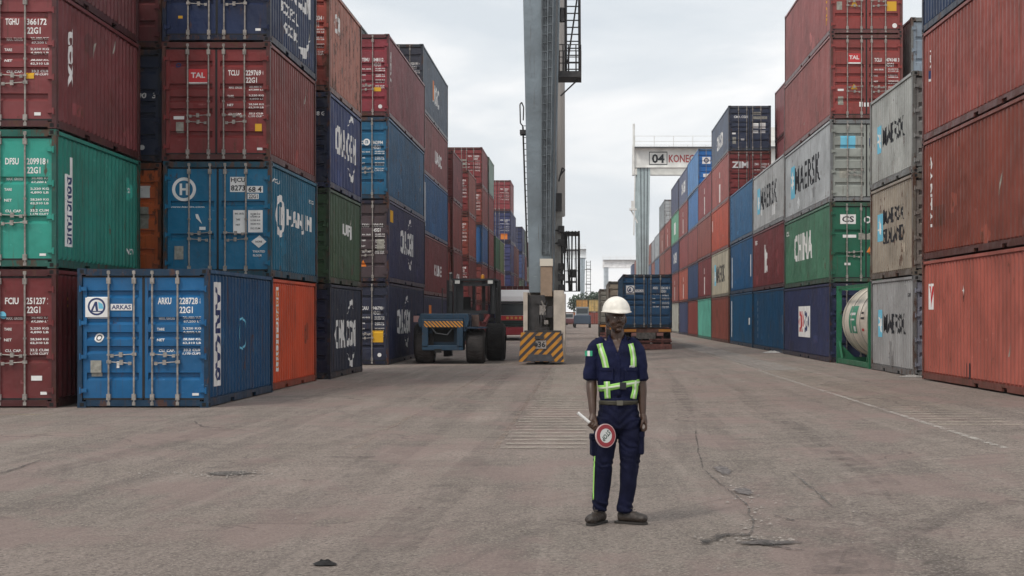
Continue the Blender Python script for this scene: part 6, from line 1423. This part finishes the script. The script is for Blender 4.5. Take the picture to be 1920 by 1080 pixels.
# chest pockets, name tag, flag on the sleeve
for x, w_ in ((-.075, .06), (.118, .055)):
    hit = bs.ray_cast(Vector((x, -.6, 1.235)), Vector((0, 1, 0))); b = MB(); b.box(-w_, w_, -.006, .004, -.055, .02); b.box(-w_ - .003, w_ + .003, -.011, .004, .02, .048); o = b.build('chest_pocket', SHIRT, shirt, bevel=.004); o.location = hit[0] + Vector((0, -.003, 0)); o.rotation_euler = (0, 0, math.atan2(hit[1].x, -hit[1].y))
hit = bs.ray_cast(Vector((.125, -.6, 1.292)), Vector((0, 1, 0)))
b = MB(); v, f = fit_text('FSS', .016, .05, 0, .03, 0, 0); b.add([(p[0], -.012, p[1]) for p in v], f); o = b.build('name_tag', WHITE, shirt); o.location = hit[0]; o.rotation_euler = (0, 0, math.atan2(hit[1].x, -hit[1].y))
for k, (dx, m_) in enumerate(((-.022, GREENM), (0, WHITE), (.022, GREENM))):
    hit = bs.ray_cast(Vector((-.222 + dx, -.6, 1.395)), Vector((0, 1, 0)))
vs = []; b = MB()
for i in range(7):
    x = -.253 + .062 * i / 6
    for z in (1.375, 1.418):
        h = bs.ray_cast(Vector((x, -.6, z)), Vector((0, 1, 0))); h = h[0] if h[0] is not None else Vector((x, .0, z)); vs.append(h + Vector((-.002, -.0065, 0)))
b.add(vs, []); b.f = [(2 * i, 2 * i + 2, 2 * i + 3, 2 * i + 1) for i in range(6)]; b.m = [0, 0, 1, 1, 0, 0]; b.build('flag_patch', [simple('flag_green', (.02, .30, .16), .6), WHITE], shirt)
# bare skin in the open neck
b = MB(); pts_ = [(-.034, 1.52), (.046, 1.52), (.012, 1.405)]; vs = []
for i in range(9):
    for j in range(9 - i):
        u, v = i / 8, j / 8; x = pts_[0][0] * (1 - u - v) + pts_[1][0] * u + pts_[2][0] * v; z = pts_[0][1] * (1 - u - v) + pts_[1][1] * u + pts_[2][1] * v
        h = bs.ray_cast(Vector((x, -.6, z)), Vector((0, 1, 0))); y = (h[0].y if h[0] is not None else -.045); vs.append((x, min(y, -.03) - .004, z))
ix = {}; k = 0
for i in range(9):
    for j in range(9 - i): ix[(i, j)] = k; k += 1
fs_ = []
for i in range(8):
    for j in range(8 - i):
        fs_.append((ix[(i, j)], ix[(i + 1, j)], ix[(i, j + 1)]))
        if (i + 1, j + 1) in ix: fs_.append((ix[(i + 1, j)], ix[(i + 1, j + 1)], ix[(i, j + 1)]))
b.add(vs, fs_); b.build('throat', SKIN, body, smooth=True)
# placket
ribbon(bs, [(.014, 1.40), (.018, 1.3), (.020, 1.04)], .034, .003, SHIRT, 'placket', shirt)
# epaulettes
for x in (-.125, .135):
    b = MB(); b.box(-.045, .045, -.022, .022, -.003, .004); o = b.build('epaulette', SHIRT, shirt, bevel=.002); h = bs.ray_cast(Vector((x, .01, 2)), Vector((0, 0, -1))); o.location = h[0] + Vector((0, 0, -.012)); o.rotation_euler = (0, math.atan2(h[1].x, h[1].z), 0)
# belt
around(bt if False else bs, lambda a: .995, .036, .006, simple('belt_brown', (.05, .045, .03), .6), 'belt', guard)
b = MB(); b.box(-.026, .026, -.008, .0, -.02, .02); o = b.build('buckle', simple('belt_buckle', (.16, .15, .12), .35, .6), tro, bevel=.003); h = bs.ray_cast(Vector((.03, -.6, .995)), Vector((0, 1, 0))); o.location = h[0] + Vector((0, -.007, 0))
# green piping down the outer seam of the picture-left leg
ribbon(bt, [(-.172, .56), (-.178, .45), (-.181, .32), (-.184, .20)], .009, .004, HIVIS, 'leg_piping', tro)
# --- boots
def boot(ax, ay, yaw, name):
    b = MB()
    limb(b, [(0, .0, .16, .047, .052), (0, .0, .11, .045, .052), (0, -.004, .07, .044, .058)], seg=18)
    limb(b, [(0, .058, .055, .040, .044), (0, .01, .060, .045, .050), (0, -.06, .060, .047, .047), (0, -.13, .052, .052, .042), (0, -.178, .044, .045, .034)], seg=18, side=(1, 0, 0))
    o = remesh(b, name, .006, BOOT, guard, smooth=3, fold=.004, fs=(20, 20, 20)); o.location = (ax, ay, 0); o.rotation_euler = (0, 0, yaw)
    b = MB(); P = [(.036, .095), (.050, .06), (.044, 0), (.046, -.06), (.053, -.13), (.044, -.185), (.018, -.21), (-.018, -.21), (-.044, -.185), (-.053, -.13), (-.046, -.06), (-.044, 0), (-.050, .06), (-.036, .095)]
    b.prism([(x * .88, y * .93 + .004) for x, y in P], 2, 0, .02); b.build('sole', simple('boot_sole', (.03, .026, .023), .8), o, bevel=.003)
    b = MB()
    for i in range(5): z = .135 - i * .014; y = -.052 - i * .016; b.bar((-.022, y - .004, z - .005), (.022, y - .004, z - .005), .0035, 5)
    b.build('laces', simple('lace', (.09, .075, .06), .8), o)
boot(-.135, .012, R(-28), 'boot'); boot(.082, .006, R(62), 'boot')
# --- helmet
hm = simple('helmet_white', (.78, .74, .66), .38, nscale=18, namt=.12)
b = MB(); n, k = 40, 12; vs = []
for i in range(k + 1):
    th = R(90 * i / k)
    for j in range(n):
        a = 2 * math.pi * j / n; r = math.sin(th); rx, ry, rz = .113, .138, .118
        ridge = .006 * math.exp(-((math.cos(a)) / .22) ** 2) * r
        vs.append(hp(rx * r * math.cos(a) * (1 + ridge * 3), ry * r * math.sin(a) + .004, .085 + (rz + ridge) * math.cos(th)))
base = k * n
for j in range(n):      # rolled brim with a peak to the front
    a = 2 * math.pi * j / n; pk = max(0, -math.sin(a)) ** 3
    vs.append(hp((.124) * math.cos(a), (.148 + .038 * pk) * math.sin(a) + .004, .079 - .012 * pk))
for j in range(n):
    a = 2 * math.pi * j / n; pk = max(0, -math.sin(a)) ** 3
    vs.append(hp((.123) * math.cos(a), (.146 + .038 * pk) * math.sin(a) + .004, .072 - .012 * pk))
for j in range(n):
    a = 2 * math.pi * j / n; vs.append(hp(.100 * math.cos(a), .122 * math.sin(a) + .004, .085))
b.add(vs, [(i * n + j, (i + 1) * n + j, (i + 1) * n + (j + 1) % n, i * n + (j + 1) % n) for i in range(k + 3) for j in range(n)])
he = b.build('helmet', hm, guard, smooth=True); he.rotation_euler = (0, 0, 0)
b = MB(); b.path([hp(-.100, -.02, .07), hp(-.092, -.03, .0), hp(-.055, -.05, -.055), hp(-.03, -.06, -.085)], .004, 6); b.build('chin_strap', BLACK, he)
b = MB(); ell(b, hp(0, -.02, .075), (.098, .118, .012), HT); b.build('lining', DARK, he, smooth=True)

# ---------------------------------------------------------------- stop paddle in the right hand
pd = thing('stop_paddle', 'round red and white stop paddle held low in the guard hand', 'paddle', (GX + HA.x, GY + HA.y, HA.z))
A = HD * .150; B = -HD * .035
b = MB(); b.bar(A, B, .0125, 12); b.bar(A + HD * .0, A + HD * .012, .0135, 12); b.build('handle', simple('baton_white', (.75, .74, .72), .4), pd, smooth=False)
C_ = -HD * .130; upv = -HD; rt = Vector((upv.z, 0, -upv.x))      # text up runs away from the handle
nrm = Vector((.68, -1, .1)).normalized(); rt = (rt - nrm * rt.dot(nrm)); upv2 = (upv - nrm * upv.dot(nrm)); 
upv2.normalize(); rt = upv2.cross(nrm).normalized() * -1
if rt.dot(Vector((upv.z, 0, -upv.x))) < 0: rt = -rt
def disc(r, y0, y1, m, nm, par, ri=0):
    b = MB(); n = 36; vs = []
    for rr, yy in ((ri, y1), (r, y1), (r, y0), (ri, y0)):
        vs += [C_ + nrm * yy + (rt * math.cos(2 * math.pi * i / n) + upv2 * math.sin(2 * math.pi * i / n)) * rr for i in range(n)]
    b.add(vs, [(k * n + i, k * n + (i + 1) % n, ((k + 1) % 4) * n + (i + 1) % n, ((k + 1) % 4) * n + i) for k in range(4) for i in range(n)])
    return b.build(nm, m, par)
fc = disc(.097, -.006, .006, simple('paddle_rim_pale', (.62, .45, .44), .4), 'face', pd)
disc(.090, .0065, .0085, simple('paddle_red', (.30, .025, .035), .4), 'red_ring', fc, .058); disc(.0575, .0065, .0080, simple('paddle_white', (.66, .66, .64), .4), 'white_panel', fc)
b = MB(); v, f = fit_text('STOP', .042, .098, 0, .022, 0, 0); b.add([tuple(C_ + nrm * .0092 + rt * p[0] + upv2 * p[1]) for p in v], f); b.build('lettering', simple('paddle_letter', (.02, .06, .04), .5), fc)

# ---------------------------------------------------------------- thin haze over the yard
hz = MB(); hz.box(-160, 160, -65, 640, -1.2, 40)
hm_ = bpy.data.materials.new('haze_air'); hm_.use_nodes = True; t = hm_.node_tree; t.nodes.clear()
ou = N(t, 'ShaderNodeOutputMaterial'); pv = N(t, 'ShaderNodeVolumePrincipled'); pv.inputs['Color'].default_value = (.97, .98, 1, 1); pv.inputs['Density'].default_value = .00022; pv.inputs['Anisotropy'].default_value = .2
Lk(t, pv.outputs[0], ou.inputs['Volume'])
o = hz.build('haze', hm_); tag(o, kind='stuff')
